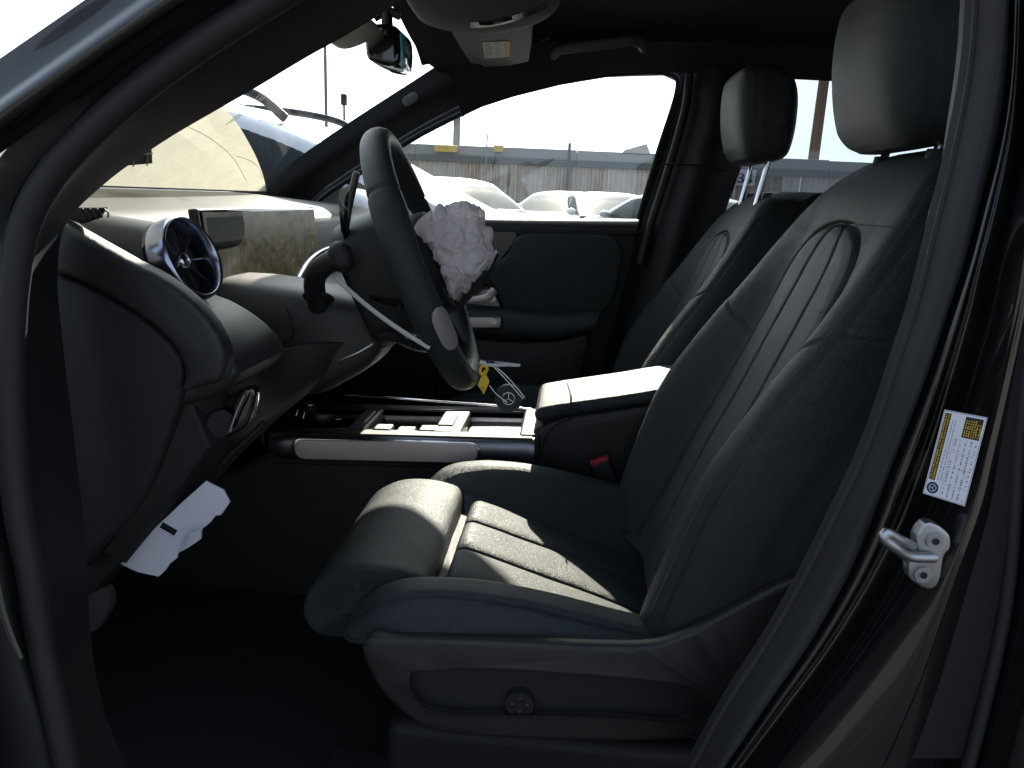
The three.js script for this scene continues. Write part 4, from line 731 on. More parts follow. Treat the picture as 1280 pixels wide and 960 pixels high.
  const st = []; for (let k = 0; k < 46; k++) { const px = 716 + k * 2.6, p = W(px, 491 - (px - 716) * 0.142, -1.50), b = new THREE.BoxGeometry(0.0026, 0.0008, 0.0010); b.rotateZ(0.15); b.translate(p.x, p.y + 0.0002, p.z); st.push(b); const p2 = W(px, 510 - (px - 716) * 0.142, -1.423), b2 = b.clone(); b2.translate(p2.x - p.x, p2.y - p.y, -1.4236 + 1.50); st.push(b2); }
  add(lid, 'stitching', mergeGeometries(st), mat(lin(0.12, 0.12, 0.22), 0.7)).userData.kind = 'stuff';
  add(c, 'box_groove', tube(pz([[676, 572, -1.430], [680, 552, -1.429], [690, 536, -1.429], [704, 527, -1.429], [716, 524, -1.429]]), 0.0016, { n: 24, rs: 6 }), M.dark);
  // embossed disc between tray and armrest: storage button
  settle(c);
}
// seat belt buckle
{
  const b = thing('belt_buckle', 'black seat belt buckle with red button beside the driver seat', 'seat belt buckle');
  const p = W(752, 590, -1.405), X = V(0.92, 0.39, 0).normalize(), Y = V(-0.39, 0.92, 0).normalize(), Z = V(0, 0, 1);
  add(b, 'buckle_body', orient(box(0.040, 0.070, 0.022, 0.004, -0.012, 0, 0.006), p, X, Y, Z), M.plastic);
  add(b, 'buckle_button', orient(box(0.038, 0.010, 0.018, 0.004, 0.0245, 0.0, 0.003), p, X, Y, Z), M.red, 'red release button');
  add(b, 'buckle_stem', orient(box(0.022, 0.12, 0.010, 0.006, -0.10, 0, 0.004), p, X, Y, Z), M.plastic);
  settle(b);
}
// ---------------------------------------------------------------- roof: mirror, sensor cover, light unit, visor
{
  const m = thing('rear_view_mirror', 'dark rear view mirror hanging from the windscreen', 'rear view mirror');
  const o = smoothOutline(pz([[467, 46], [472, 40], [496, 39], [507, 45], [508, 84], [503, 89], [482, 86], [470, 80], [467, 66]], -1.46), 60);
  add(m, 'mirror_housing', plate(o, -1.40, 0.11, { bevel: 0.008, seg: 4 }), M.gloss);
  const e = plate(pz([[499.5, 41], [506, 44], [507, 85], [501, 88]], -1.398), -1.3975, 0.004, { bevel: 0.001 });
  add(m, 'mirror_edge', e, phys(lin(0.02, 0.22, 0.20), 0.15, { clearcoat: 1 }), 'greenish glass edge');
  add(m, 'mirror_stem', tube(pz([[486, 46, -1.50], [484, 30, -1.50], [483, 10, -1.50], [478, -20, -1.50]]), 0.011, { n: 20 }), M.plastic);
  add(m, 'mirror_socket', tube(pz([[468, 22, -1.50], [484, 14, -1.50], [500, 20, -1.50]]), 0.008, { n: 20 }), M.plastic);
  settle(m);
  const s = thing('sensor_cover', 'pale dangling sensor cover under the windscreen header', 'sensor cover');
  add(s, 'cover_shell', plate(smoothOutline(pz([[399, 40], [428, 20], [436, 13], [455, 16], [459, 30], [440, 42], [416, 50], [404, 48]], -1.30), 60), -1.29, 0.09, { bevel: 0.005 }), mat(lin(0.55, 0.52, 0.45), 0.6));
  add(s, 'cover_bracket', skin([pz([[378, 52, -1.28], [392, 42, -1.28], [404, 36, -1.28]]), pz([[384, 57, -1.27], [396, 55, -1.275], [406, 48, -1.28]])], { thick: 0.004, n: 16 }), M.plastic);
  add(s, 'cable', tube(pz([[455, 20, -1.30], [464, 8, -1.34], [478, 2, -1.42], [488, -14, -1.48]]), 0.004, { n: 24 }), M.dark);
  add(s, 'cable_tail', tube(pz([[448, 14, -1.31], [456, 2, -1.34], [470, -8, -1.40]]), 0.003, { n: 20 }), mat(lin(0.25, 0.09, 0.05), 0.6));
  settle(s);
  const c = thing('roof_light_unit', 'grey overhead light unit with chrome trim on the headliner', 'roof light');
  const rings = []; const A = [[520, 8], [526, 20], [545, 29], [575, 35], [610, 37], [650, 30], [680, 18], [695, 2], [702, -20]];
  const low = curveOf(pz(A, -1.62), 40), hi = curveOf(pz([[512, -40], [530, -42], [550, -45], [580, -48], [610, -50], [650, -50], [680, -48], [700, -46], [712, -44]], -1.62), 40);
  add(c, 'light_housing', skin([hi.map((p) => p.clone().add(V(0, 0, 0.30))), hi.map((p, i) => p.clone().lerp(low[i], 0.75).add(V(0, 0, 0.16))), low.map((p) => p.clone().add(V(0, 0, 0.03))), low.map((p) => p.clone().add(V(0, 0.006, -0.03))), low.map((p) => p.clone().add(V(0, 0.08, -0.08)))], { n: 50, thick: 0.006 }), M.grey);
  const tp = pz([[588, 26, -1.50], [610, 25, -1.50], [640, 18, -1.49], [664, 10, -1.48], [682, 2, -1.47]]), tq = pz([[588, 33, -1.51], [612, 32, -1.51], [642, 25, -1.50], [668, 15, -1.49], [684, 8, -1.48]]);
  add(c, 'chrome_trim', skin([tp, tq], { thick: 0.004, n: 24 }), M.chrome);
  add(c, 'reading_lens', skin([pz([[598, 27.5, -1.496], [612, 27, -1.494], [640, 20.5, -1.484]]), pz([[600, 31, -1.499], [614, 30.5, -1.498], [641, 24, -1.488]])], { thick: 0.002, n: 16 }), M.gloss);
  settle(c);
  const v = thing('sun_visor', 'grey sun visor with a printed label folded against the headliner', 'sun visor');
  const pa = [[563, 36], [610, 32], [666, 27], [665, 52], [661, 75], [640, 80], [606, 82], [598, 78], [588, 77], [574, 56]].map(([a, b]) => WY(a, b, 1.595));
  const vs = new THREE.Shape(pa.map((p) => new THREE.Vector2(p.x, -p.z))), vg = new THREE.ExtrudeGeometry(vs, { depth: 0.014, bevelEnabled: true, bevelSize: 0.004, bevelThickness: 0.004, bevelOffset: -0.004, bevelSegments: 3 });
  vg.rotateX(-Math.PI / 2); vg.translate(0, 1.595, 0);
  add(v, 'visor_board', vg, M.grey);
  const lt = canvasTex(256, 160, (x, w, h) => { x.fillStyle = '#c9c9bd'; x.fillRect(0, 0, w, h); x.fillStyle = '#e0b860'; x.fillRect(196, 0, 60, h); x.fillStyle = '#4a4a46'; for (let k = 0; k < 11; k++) { x.fillRect(14, 16 + k * 12, 60 + ((k * 37) % 30), 4); x.fillRect(108, 16 + k * 12, 50 + ((k * 53) % 30), 4); } x.fillStyle = '#7a5a18'; for (let k = 0; k < 9; k++) x.fillRect(204, 18 + k * 14, 40, 4); });
  const q = [[603, 53], [637, 51], [637, 71], [606, 73]].map(([a, b]) => WY(a, b, 1.5892)), lg = new THREE.BufferGeometry();
  lg.setAttribute('position', new THREE.Float32BufferAttribute(q.flatMap((p) => [p.x, p.y, p.z]), 3)); lg.setAttribute('uv', new THREE.Float32BufferAttribute([0, 1, 1, 1, 1, 0, 0, 0], 2)); lg.setIndex([0, 2, 1, 0, 3, 2]); lg.computeVertexNormals();
  add(v, 'visor_label', lg, mat(0xffffff, 0.7, { map: lt }), 'small printed warning label');
  settle(v);
}
// ---------------------------------------------------------------- sticker on the door pillar
{
  const t = canvasTex(640, 320, (x, w, h) => {
    x.fillStyle = '#d9d8df'; x.fillRect(0, 0, w, h);
    x.strokeStyle = '#55525f'; x.lineWidth = 3; x.strokeRect(6, 6, w - 12, h - 12);
    x.fillStyle = '#16140a'; x.fillRect(120, 14, 500, 46); x.fillStyle = '#c9a51c'; x.font = 'bold 17px sans-serif';
    for (let k = 0; k < 2; k++) for (let q = 0; q < 34; q++) x.fillRect(128 + q * 14.4, 20 + k * 19, 5 + hash2(q, k) * 7, 12);
    x.fillStyle = '#1c2342'; x.beginPath(); x.arc(62, 58, 44, 0, 7); x.fill(); x.strokeStyle = '#d9d8df'; x.lineWidth = 4; x.beginPath(); x.arc(62, 58, 26, 0, 7); x.stroke();
    for (let k = 0; k < 3; k++) { x.beginPath(); x.moveTo(62, 58); x.lineTo(62 + 26 * Math.sin(k * 2.094), 58 - 26 * Math.cos(k * 2.094)); x.stroke(); }
    x.fillStyle = '#16140a'; x.fillRect(470, 168, 150, 132); x.fillStyle = '#c9a51c'; for (let k = 0; k < 5; k++) for (let q = 0; q < 7; q++) x.fillRect(480 + q * 18, 178 + k * 17, 6 + hash2(q, k + 9) * 10, 10); x.strokeStyle = '#c9a51c'; x.lineWidth = 4; x.strokeRect(486, 268, 90, 22); x.strokeRect(508, 262, 40, 34);
    x.strokeStyle = '#77737f'; x.lineWidth = 2; for (const y of [120, 170, 215, 258]) { x.beginPath(); x.moveTo(20, y); x.lineTo(455, y); x.stroke(); } for (const xx of [110, 240, 350]) { x.beginPath(); x.moveTo(xx, 120); x.lineTo(xx, 300); x.stroke(); }
    x.fillStyle = '#4d4a55'; for (let k = 0; k < 5; k++) for (let q = 0; q < 24; q++) if (hash2(q, k) > 0.3) x.fillRect(24 + q * 18, 132 + k * 38, 5 + hash2(q + 5, k) * 8, 10);
    for (let q = 0; q < 30; q++) x.fillRect(130 + q * 15, 78, 4 + hash2(q, 77) * 7, 7); for (let q = 0; q < 30; q++) x.fillRect(130 + q * 15, 98, 4 + hash2(q, 78) * 7, 7);
  });
  // corners on the pillar; the long side of the print runs up the pillar
  const c = [[1153.5, 616.5], [1180.6, 512], [1234.5, 522], [1206, 633]].map(([a, b], i) => W(a, b, -0.5735));
  const P = []; for (let i = 0; i <= 6; i++) { const r = []; for (let j = 0; j <= 6; j++) { const a = c[0].clone().lerp(c[1], j / 6), b = c[3].clone().lerp(c[2], j / 6); r.push(a.lerp(b, i / 6)); } P.push(r); }
  const g = gridGeo(P), uv = []; for (let i = 0; i <= 6; i++) for (let j = 0; j <= 6; j++) uv.push(j / 6, 1 - i / 6);
  g.setAttribute('uv', new THREE.Float32BufferAttribute(uv, 2));
  const m = add(scene, 'door_pillar_label', g, mat(0xffffff, 0.55, { map: t }));
  m.userData = { label: 'white printed safety label with black and yellow panels on the door pillar', category: 'label' };
}
// ---------------------------------------------------------------- loose things
{
  const p = thing('torn_panel', 'torn white plastic panel hanging in the driver footwell', 'torn panel');
  const o = pz([[258, 601], [280, 612], [288, 627], [284, 633], [277, 643], [270, 644], [264, 652], [253, 661], [252, 672], [236, 684], [223, 691], [222, 697], [213, 704], [208, 712], [199, 720], [172, 714], [151, 704], [200, 654], [232, 624]], -0.80);
  const hole = pz([[204, 650.5], [224, 662], [218, 671], [198, 660]], -0.80);
  add(p, 'panel_sheet', plate(o, -0.798, 0.003, { bevel: 0.0006, holes: [hole] }), M.whitePaper);
  add(p, 'panel_backing', plate(pz([[196, 650], [226, 664], [216, 674], [190, 660]], -0.804), -0.8035, 0.003, { bevel: 0.0005 }), M.dark);
  add(p, 'bent_corner', skin([pz([[232, 672, -0.792], [240, 664, -0.782], [252, 660, -0.780]]), pz([[224, 690, -0.796], [238, 682, -0.788], [252, 672, -0.786]])], { n: 16, thick: 0.0015 }), M.whitePaper);
  settle(p);
  const pd = thing('foot_pedal', 'grey metal foot rest in the dark driver footwell', 'pedal');
  const po = smoothOutline(pz([[86, 764], [118, 738], [136, 733], [142, 750], [132, 776], [116, 788], [100, 778]], -1.0), 40);
  add(pd, 'pedal_plate', plate(po, -0.99, 0.02, { bevel: 0.004 }), mat(lin(0.05, 0.048, 0.048), 0.6, { bumpMap: grainBump, bumpScale: 0.0006 }));
  const pp = W(118, 762, -1.01); add(pd, 'pedal_arm', tube([pp, pp.clone().add(V(-0.08, -0.06, -0.01)), V(pp.x - 0.16, 0.39, pp.z - 0.02)], 0.009, { n: 16 }), M.plastic);
  settle(pd);
  const k = thing('key_tag', 'yellow diamond key tag on a wire hanging from the wheel', 'key tag');
  add(k, 'tag', plate(pz([[605, 462], [612, 477], [605, 493], [597, 481]], -0.985), -0.984, 0.0025, { bevel: 0.0005 }), M.yellow, 'yellow diamond tag');
  const dot = W(603.5, 485, -0.983), dg = new THREE.SphereGeometry(0.0018, 10, 8); dg.scale(1, 1, 0.4); dg.translate(dot.x, dot.y, dot.z); add(k, 'tag_rivet', dg, mat(lin(0.4, 0.18, 0.03), 0.5));
  add(k, 'tag_loop', tube(pz([[604, 470], [600, 464], [604, 457], [609, 460], [606, 468]], -0.984), 0.0022, { n: 24, rs: 8 }), M.yellow);
  add(k, 'tie_end', tube(pz([[600, 452, -0.985], [612, 456, -0.985], [630, 456, -0.985], [650, 457, -0.985]]), 0.0026, { n: 20, rs: 8, radius: (t) => 0.0036 - 0.0018 * t }), mat(lin(0.6, 0.6, 0.58), 0.45));
  for (const [a, b, cpt] of [[[613, 454], [632, 474], [654, 499]], [[616, 455], [636, 473], [656, 497]], [[612, 482], [620, 492], [634, 503]]]) add(k, 'wire', tube(pz([a, b, cpt], -0.988), 0.0009, { n: 16, rs: 6 }), M.chrome);
  const knot = W(613, 454, -0.985), kg = new THREE.TorusKnotGeometry(0.0035, 0.0012, 40, 6); kg.translate(knot.x, knot.y, knot.z); add(k, 'knot', kg, M.dark);
  settle(k);
  const f = thing('car_key', 'black round key fob hanging on the wire above the console', 'key');
  const fc = W(636, 497, -1.0), fg = new THREE.CylinderGeometry(0.019, 0.019, 0.010, 36); fg.rotateX(Math.PI / 2); fg.translate(fc.x, fc.y, fc.z);
  add(f, 'fob', fg, M.plasticWarm); const fr = new THREE.TorusGeometry(0.0085, 0.0008, 8, 30); fr.translate(fc.x, fc.y, fc.z + 0.0055); add(f, 'fob_ring', fr, M.chrome);
  for (let q = 0; q < 3; q++) { const b = new THREE.BoxGeometry(0.0008, 0.0085, 0.0008); b.translate(0, 0.0042, 0); b.rotateZ(q * 2.094); b.translate(fc.x, fc.y, fc.z + 0.0055); add(f, 'fob_spoke', b, M.chrome); }
  settle(f);
}
// ---------------------------------------------------------------- open front door, swung out ahead of the viewpoint
{
  const d = thing('open_front_door', 'black front door swung wide open on its hinges', 'car door');
  const prof = [[0, 0.36], [0.95, 0.38], [1.04, 0.62], [1.06, 1.10], [0.12, 1.14], [0.0, 1.12]].map(([a, b]) => V(a, b, 0));
  const g1 = add(d, 'door_shell', plate(smoothOutline(prof, 80), 0.07, 0.14, { bevel: 0.02 }), M.paint);
  const fr = [[0.04, 1.10], [0.62, 1.56], [1.0, 1.60], [1.07, 1.10]].map(([a, b]) => V(a, b, 0));
  add(d, 'door_frame', tube(fr, 0.03, { n: 50 }), M.trim);
  const gl = new THREE.ShapeGeometry(new THREE.Shape([[0.06, 1.10], [0.62, 1.54], [0.98, 1.58], [1.05, 1.10]].map(([a, b]) => new THREE.Vector2(a, b)))); add(d, 'window_glass', gl, M.glass);
  add(d, 'door_card', plate(smoothOutline([[0.05, 0.42], [0.92, 0.44], [1.0, 0.66], [1.02, 1.06], [0.08, 1.08]].map(([a, b]) => V(a, b, 0)), 60), 0.10, 0.03, { bevel: 0.01 }), M.plastic);
  d.position.set(-0.62, 0, -0.52); d.rotation.y = -1.95;
}
// ---------------------------------------------------------------- near rear door
{
  const d = thing('rear_door', 'glossy black rear door beside the door pillar', 'car door');
  const a = [[1350, -40], [1322, 200], [1308, 380], [1292, 560], [1276, 760], [1230, 960], [1200, 1060]];
  const ca = curveOf(pz(a, -0.612), 60);
  const sh = (dx, dz) => ca.map((p) => p.clone().add(V(dx, 0, dz)));
  add(d, 'door_skin', skin([sh(0.0, -0.03), sh(0.002, 0.0), sh(0.010, 0.022), sh(0.03, 0.030), sh(0.35, 0.034), sh(0.75, 0.01)], { n: 50, thick: 0.004 }), M.paint);
  add(d, 'door_seal', tube(sh(-0.006, -0.012).filter((_, i) => i % 4 === 0), 0.006, { n: 60, rs: 8 }), M.rubber);
  const wp = [[1262, 250], [1300, 200], [1420, 180], [1420, 560], [1300, 520], [1276, 470]];
  settle(d);
}

// ---------------------------------------------------------------- cars outside
M.white = phys(lin(0.66, 0.66, 0.65), 0.35, { clearcoat: 1, clearcoatRoughness: 0.08 });
M.silver = phys(lin(0.45, 0.46, 0.47), 0.35, { clearcoat: 1, clearcoatRoughness: 0.08, metalness: 0.3 });
M.carGlass = phys(lin(0.03, 0.037, 0.036), 0.22, { specularIntensity: 0.3 });
M.tyre = mat(lin(0.02, 0.02, 0.02), 0.9);
function outsideCar(name, label, group, { L = 4.5, Wd = 1.84, paint, hood, green, belt, rails = false }) {
  const g = thing(name, label, 'car', group), hwid = Wd / 2;
  const hoodY = table(hood), half = (x) => hwid * (1 - 0.16 * Math.pow(Math.abs(2 * x / L), 6));
  const rings = [];
  for (let i = 0; i <= 70; i++) {
    const x = lerp(-L / 2, L / 2, i / 70), w = half(x), yt = hoodY(x), yb = 0.24 + 0.10 * Math.pow(Math.abs(2 * x / L), 8), r = [];
    for (let a = 0; a < 48; a++) { const q = a / 48 * Math.PI * 2 + Math.PI / 2, e = 2 / 6, c = Math.cos(q), s = Math.sin(q); const sy = Math.sign(s) * Math.pow(Math.abs(s), e), sz = Math.sign(c) * Math.pow(Math.abs(c), e); r.push(V(x, (yt + yb) / 2 + sy * (yt - yb) / 2, sz * w * (1 - 0.05 * sy * sy * (sy > 0 ? 1 : 0.4)))); }
    rings.push(r);
  }
  add(g, 'body', loft(rings), paint);
  // cabin: one fine surface split into paint and panes
  const gy = table(green), x0 = green[0][0], x1 = green[green.length - 1][0], n = rails ? 300 : 130, m = rails ? 200 : 64, P = [];
  for (let i = 0; i <= n; i++) {
    const x = lerp(x0, x1, i / n), yt = gy(x), yb = belt - 0.06, wb = half(x) * 0.96, k = Math.max(0, (yt - belt) / 0.5), wr = lerp(wb, wb * 0.80, Math.min(1, k)), r = [];
    for (let j = 0; j <= m; j++) { const v = j / m, side = v < 0.35 ? v / 0.35 : v > 0.65 ? (1 - v) / 0.35 : 1; let y, z; if (side < 1) { y = lerp(yb, yt - 0.05 * Math.min(1, k + 0.2), Math.sin(side * Math.PI / 2)); z = lerp(wb, wr, side * side * 0.7 + side * 0.3) * (v < 0.5 ? 1 : -1); } else { const q = (v - 0.5) / 0.15; y = yt - 0.05 * Math.min(1, k + 0.2) * Math.pow(Math.abs(q), 3); z = -q * wr; } r.push(V(x, y, z)); }
    P.push(r);
  }
  const full = gridGeo(P), idx = full.index.array, pos = full.attributes.position, sets = { cabin: [], windscreen: [], rear_window: [], side_window: [], side_window_b: [], side_window_c: [], side_window_d: [] };
  const len = x1 - x0, xm = x0 + len * 0.52;
  for (let k = 0; k < idx.length; k += 3) {
    const x = (pos.getX(idx[k]) + pos.getX(idx[k + 1]) + pos.getX(idx[k + 2])) / 3, y = (pos.getY(idx[k]) + pos.getY(idx[k + 1]) + pos.getY(idx[k + 2])) / 3, z = (pos.getZ(idx[k]) + pos.getZ(idx[k + 1]) + pos.getZ(idx[k + 2])) / 3;
    const yt = gy(x), slope = (gy(x + 0.03) - gy(x - 0.03)) / 0.06, wr = lerp(half(x) * 0.96, half(x) * 0.77, Math.min(1, Math.max(0, (yt - belt) / 0.5)));
    let s = 'cabin';
    if (Math.abs(z) < wr - 0.045 && y > belt + 0.02 && y > yt - 0.09) { if (slope < -0.25) s = 'windscreen'; else if (slope > 0.35) s = 'rear_window'; }
    if (s === 'cabin' && Math.abs(z) > wr - 0.03 && y > belt && y < yt - 0.115 && x > x0 + 0.20 && x < x1 - 0.16 && Math.abs(x - xm) > 0.045) s = (x > xm) === (z > 0) ? (z > 0 ? 'side_window' : 'side_window_b') : (z > 0 ? 'side_window_c' : 'side_window_d');
    sets[s].push(idx[k], idx[k + 1], idx[k + 2]);
  }
  for (const [nm, list] of Object.entries(sets)) if (list.length) { const q = full.clone(); q.setIndex(list); add(g, nm.replace(/_[bcd]$/, ''), q.toNonIndexed(), nm === 'cabin' ? paint : M.carGlass); }
  for (const sx of [-0.30, 0.31]) for (const sz of [-1, 1]) {
    const w = new THREE.Group(); w.name = 'wheel'; w.position.set(sx * L, 0.335, sz * (hwid - 0.09)); g.add(w);
    const t = new THREE.TorusGeometry(0.25, 0.09, 14, 36); add(w, 'tyre', t, M.tyre);
    const rm = new THREE.CylinderGeometry(0.2, 0.2, 0.12, 24); rm.rotateX(Math.PI / 2); add(w, 'rim', rm, M.steel);
  }
  for (const s of [-1, 1]) {
    add(g, 'headlight', box(0.22, 0.11, 0.34, L / 2 - 0.16, hoodY(L / 2 - 0.2) - 0.16, s * (hwid - 0.28), 0.04), mat(lin(0.55, 0.57, 0.58), 0.15));
    add(g, 'tail_light', box(0.14, 0.14, 0.28, -L / 2 + 0.09, hoodY(-L / 2 + 0.1) - 0.16, s * (hwid - 0.26), 0.03), M.red);
    const mr = new THREE.SphereGeometry(0.1, 20, 14); mr.scale(0.75, 0.72, 1.05); mr.translate(x1 - 0.42, belt + 0.06, s * (hwid + 0.07)); add(g, 'wing_mirror', mr, paint);
    add(g, 'door_handle', box(0.18, 0.03, 0.03, 0.25, belt - 0.14, s * (hwid - 0.012), 0.01), paint);
    if (rails) add(g, 'roof_rail', tube([V(x0 + 0.35, gy(x0 + 0.35) - 0.03, s * 0.66), V(x0 + 0.5, gy(x0 + 0.5) + 0.035, s * 0.66), V((x0 + x1) / 2 - 0.1, 1.735, s * 0.66), V(x1 - 1.22, gy(x1 - 1.22) + 0.055, s * 0.665), V(x1 - 0.98, gy(x1 - 0.98) + 0.045, s * 0.67), V(x1 - 0.86, gy(x1 - 0.86) - 0.01, s * 0.67)], 0.022, { n: 60, rs: 10 }), M.plastic, 'black roof rail');
  }
  add(g, 'grille', box(0.06, 0.24, Wd * 0.5, L / 2 - 0.03, 0.62, 0, 0.03), M.dark);
  return g;
}
const suvHood = [[-2.3, 1.0], [-2.0, 1.10], [0.6, 1.14], [1.2, 1.185], [1.6, 1.15], [2.05, 1.03], [2.25, 0.86], [2.3, 0.7]];
{
  const s = outsideCar('white_suv', 'white car with black roof rails parked close beyond the passenger window', undefined, { L: 4.6, Wd: 1.9, paint: M.white, hood: suvHood, belt: 1.13, rails: true, green: [[-2.25, 1.08], [-2.05, 1.45], [-1.75, 1.63], [-1.0, 1.685], [-0.2, 1.675], [0.25, 1.62], [0.62, 1.50], [0.95, 1.34], [1.28, 1.17]] });
  s.position.set(-1.78, 0, -4.20);
}
const lot = { L: 4.5, Wd: 1.82, belt: 0.98, hood: [[-2.25, 0.75], [-2.1, 0.98], [0.7, 1.0], [1.1, 1.0], [1.7, 0.92], [2.1, 0.80], [2.25, 0.55]], green: [[-1.95, 0.98], [-1.5, 1.25], [-1.0, 1.42], [-0.4, 1.47], [0.1, 1.43], [0.5, 1.28], [1.15, 0.99]] };
{
  const a = outsideCar('lot_car', 'white hatchback parked in the yard behind the pale bonnet, facing the fence line', 'cars parked in the far yard', { ...lot, paint: M.white, belt: 1.02, green: [[-2.15, 1.0], [-2.0, 1.35], [-1.6, 1.56], [-0.6, 1.62], [0.1, 1.57], [0.5, 1.38], [1.1, 1.02]] });
  a.position.set(-2.35, 0, -15.4); a.rotation.y = -0.85;
  const b = outsideCar('lot_car', 'white saloon parked in the yard between two pale cars', 'cars parked in the far yard', { ...lot, paint: M.white });
  b.position.set(-0.25, 0, -17.6); b.rotation.y = -1.9;
  const c = b.clone(); c.name = numbered('lot_car'); scene.add(c); c.position.set(0.75, 0, -16.4); c.rotation.y = -1.75; c.userData = { ...b.userData, label: 'white saloon parked in the yard beside the car with a broad rear window' };
  const d = outsideCar('lot_car', 'silver saloon with a broad rear window parked in the yard before the fence', 'cars parked in the far yard', { ...lot, paint: M.silver });
  d.position.set(1.75, 0, -14.2); d.rotation.y = 2.05;
}
// ---------------------------------------------------------------- fence of corrugated sheets
{
  const f = thing('corrugated_fence', 'weathered corrugated metal fence with rust streaks around the yard', 'fence');
  const zF = -24, sw = 0.96;
  const rust = (sd, amt) => tex(256, 512, (u, v) => { const n = fbm(u * 6 + sd, v * 1.4, sd, 4), st = fbm(u * 26 + sd * 3, v * 0.8, sd + 4, 3), k = sstep(0.02, 0.30, n * 0.6 + st * 0.8 + amt); const b = 0.74 + 0.10 * fbm(u * 3, v * 5, sd + 9, 3); const c = [b * 1.04, b * 1.0, b * 0.94], r = [0.62, 0.50, 0.42]; return [lerp(c[0], r[0], k), lerp(c[1], r[1], k), lerp(c[2], r[2], k)]; }, true);
  const ms = [rust(1.3, -0.02), rust(4.7, 0.12), rust(8.1, -0.25), rust(12.5, -0.12)].map((t) => { t.repeat.set(1, 0.4); return mat(0xffffff, 0.7, { map: t }); });
  const P = []; for (let i = 0; i <= 1; i++) { const r = []; for (let j = 0; j <= 60; j++) r.push(V(j / 60 * sw, i * 2.36, 0.028 * Math.cos(j / 60 * Math.PI * 2 * 6))); P.push(r); }
  const sheet = gridGeo(P);
  for (let k = -16; k < 20; k++) { const x = k * sw, pick = x < -4 || x > 4 ? (hash2(k, 5) < 0.7 ? 2 : 3) : x < 0.6 ? [1, 0, 3, 1][(k + 160) % 4] : hash2(k, 1) < 0.6 ? 3 : 2; const m = add(f, 'sheet', sheet, ms[pick]); m.position.set(x, 0, zF + 0.012 * (k & 1)); }
  for (let k = -6; k < 8; k++) { add(f, 'top_board', box(2.515, 0.34, 0.10, k * 2.52 + 1.2, 2.58 + 0.03 * hash2(k, 3), zF - 0.05, 0.02), mat(lin(0.30, 0.29, 0.27).multiplyScalar(0.8 + 0.5 * hash2(k, 8)), 0.9)); add(f, 'rail', box(2.50, 0.20, 0.12, k * 2.52 + 1.2, 2.37, zF + 0.07, 0.01), mat(lin(0.13, 0.135, 0.13), 0.9)); add(f, 'post', box(0.10, 2.7, 0.10, k * 2.52 - 0.05, 1.35, zF - 0.15, 0.01), M.plastic); }
  const gx = W(785, 190, zF).x; const gs = new THREE.Shape([[0, 0], [0.9, 0], [0.75, 0.32], [0.1, 0.12]].map(([a, b]) => new THREE.Vector2(a, b))), gg = new THREE.ExtrudeGeometry(gs, { depth: 0.05, bevelEnabled: false }); gg.translate(gx - 0.2, 2.72, zF - 0.05); add(f, 'gable_sheet', gg, ms[2]);
  const sp = W(929, 222, zF + 0.2);
  settle(f);
  const t = canvasTex(128, 96, (x, w, h) => { x.fillStyle = '#d8d8d8'; x.fillRect(0, 0, w, h); x.fillStyle = '#2c3440'; x.font = 'bold 78px sans-serif'; x.textAlign = 'center'; x.textBaseline = 'middle'; x.fillText('38', w / 2 + 6, h / 2 + 4); });
  const sg = thing('number_sign', 'white sign with the number 38 fixed on the fence', 'sign');
  const pl = new THREE.PlaneGeometry(0.70, 0.48); pl.translate(sp.x + 0.02, sp.y, sp.z + 0.006); add(sg, 'sign_face', pl, mat(0xffffff, 0.7, { map: t }));
  add(sg, 'sign_board', box(0.71, 0.49, 0.01, sp.x + 0.02, sp.y, sp.z - 0.001, 0.002), M.grey);
  settle(sg);
  for (const [a, b, w, lb] of [[543, 572, 0.7, 'long yellow box on top of the fence beside the grey pole'], [617, 629, 0.30, 'small yellow box on top of the fence beside a thin rod']]) {
    const p = W((a + b) / 2, 190, zF + 0.1), q = add(scene, 'yellow_box', mergeGeometries([box(w, 0.20, 0.16, p.x, p.y + 0.10, p.z, 0.03), box(w * 0.9, 0.05, 0.18, p.x, p.y + 0.02, p.z, 0.01)]), mat(lin(0.62, 0.42, 0.08), 0.6)); q.userData = { label: lb, category: 'box', group: 'yellow boxes on the fence' };
  }
}
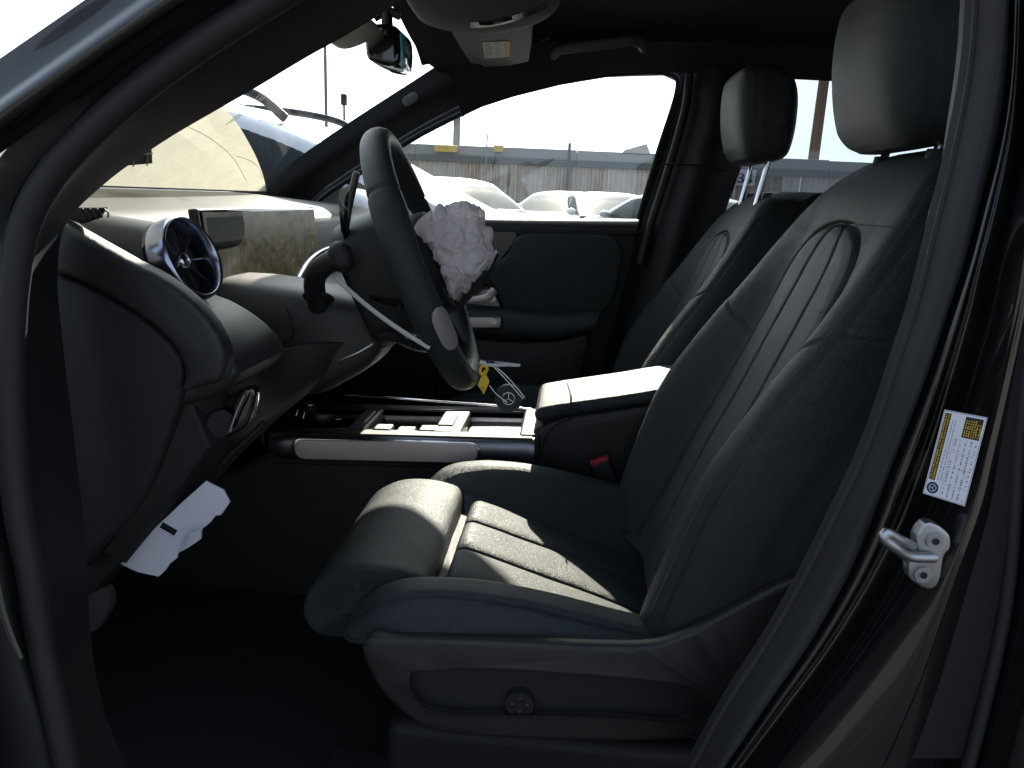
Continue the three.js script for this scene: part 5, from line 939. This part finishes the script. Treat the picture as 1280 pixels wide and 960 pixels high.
// ---------------------------------------------------------------- poles and wires
function pole(name, label, px0, py, z, r, top, color, arm) {
  const g = thing(name, label, 'pole', 'poles along the yard'), b = W(px0, py, z);
  const s = new THREE.CylinderGeometry(r * 0.8, r, top, 14); s.translate(b.x, top / 2, z); add(g, 'shaft', s, mat(color, 0.9, { bumpMap: weave, bumpScale: 0.01 }));
  if (arm) { add(g, 'crossarm', box(arm, 0.12, 0.12, b.x, top - 0.5, z, 0.02), mat(color, 0.9)); for (const k of [-0.45, -0.2, 0.2, 0.45]) { const c = new THREE.CylinderGeometry(0.04, 0.06, 0.16, 10); c.translate(b.x + k * arm, top - 0.36, z); add(g, 'insulator', c, M.grey); } }
  return settle(g);
}
pole('utility_pole', 'grey utility pole standing behind the rusty fence sheets', 571, 160, -26, 0.13, 9, lin(0.22, 0.21, 0.20), 1.8);
pole('utility_pole', 'brown wooden utility pole beyond the rear side window', 1022, 160, -27, 0.19, 9, lin(0.26, 0.19, 0.13), 2);
pole('utility_pole', 'slim dark utility pole seen through the windscreen', 407, 100, -30, 0.07, 8.5, lin(0.18, 0.18, 0.17), 1.6);
pole('fence_rod', 'thin grey rod rising above the rusty fence sheets', 608, 200, -23.7, 0.03, 3.1, lin(0.3, 0.3, 0.3));
pole('fence_post', 'dark weathered post in front of the pale fence sheets', 711, 200, -23.7, 0.06, 2.95, lin(0.13, 0.13, 0.12));
{
  const lampG = thing('pole_lamp', 'small dark lamp on a short mast seen through the windscreen', 'lamp'), b = W(430, 128, -30);
  add(lampG, 'mast', (() => { const c = new THREE.CylinderGeometry(0.04, 0.05, b.y, 10); c.translate(b.x, b.y / 2, -30); return c; })(), M.plastic);
  add(lampG, 'lamp_head', box(0.22, 0.42, 0.2, b.x, b.y + 0.1, -30, 0.05), M.plastic); settle(lampG);
  const A = W(407, 62, -30), B = W(571, 20, -26);
  let k = 0;
  for (const [h, dz] of [[8.0, 0], [8.12, 0.5], [8.0, -0.5]]) { const w = add(scene, 'overhead_wire', tube([V(A.x - 14, h + 1.2, -34 + dz), V(A.x, h, -30 + dz), V((A.x + B.x) / 2, h - 0.5, -28 + dz), V(B.x, h + 0.3, -26 + dz), V(B.x + 9, h - 0.3, -26.5 + dz), V(12, h + 0.4, -27 + dz)], 0.018, { n: 60, rs: 5 }), M.dark); w.userData = { label: ['topmost', 'second', 'lowest'][k++] + ' thin dark overhead wire strung between the utility poles', category: 'wire', group: 'overhead wires' }; }
}
renderer.render(scene, camera);
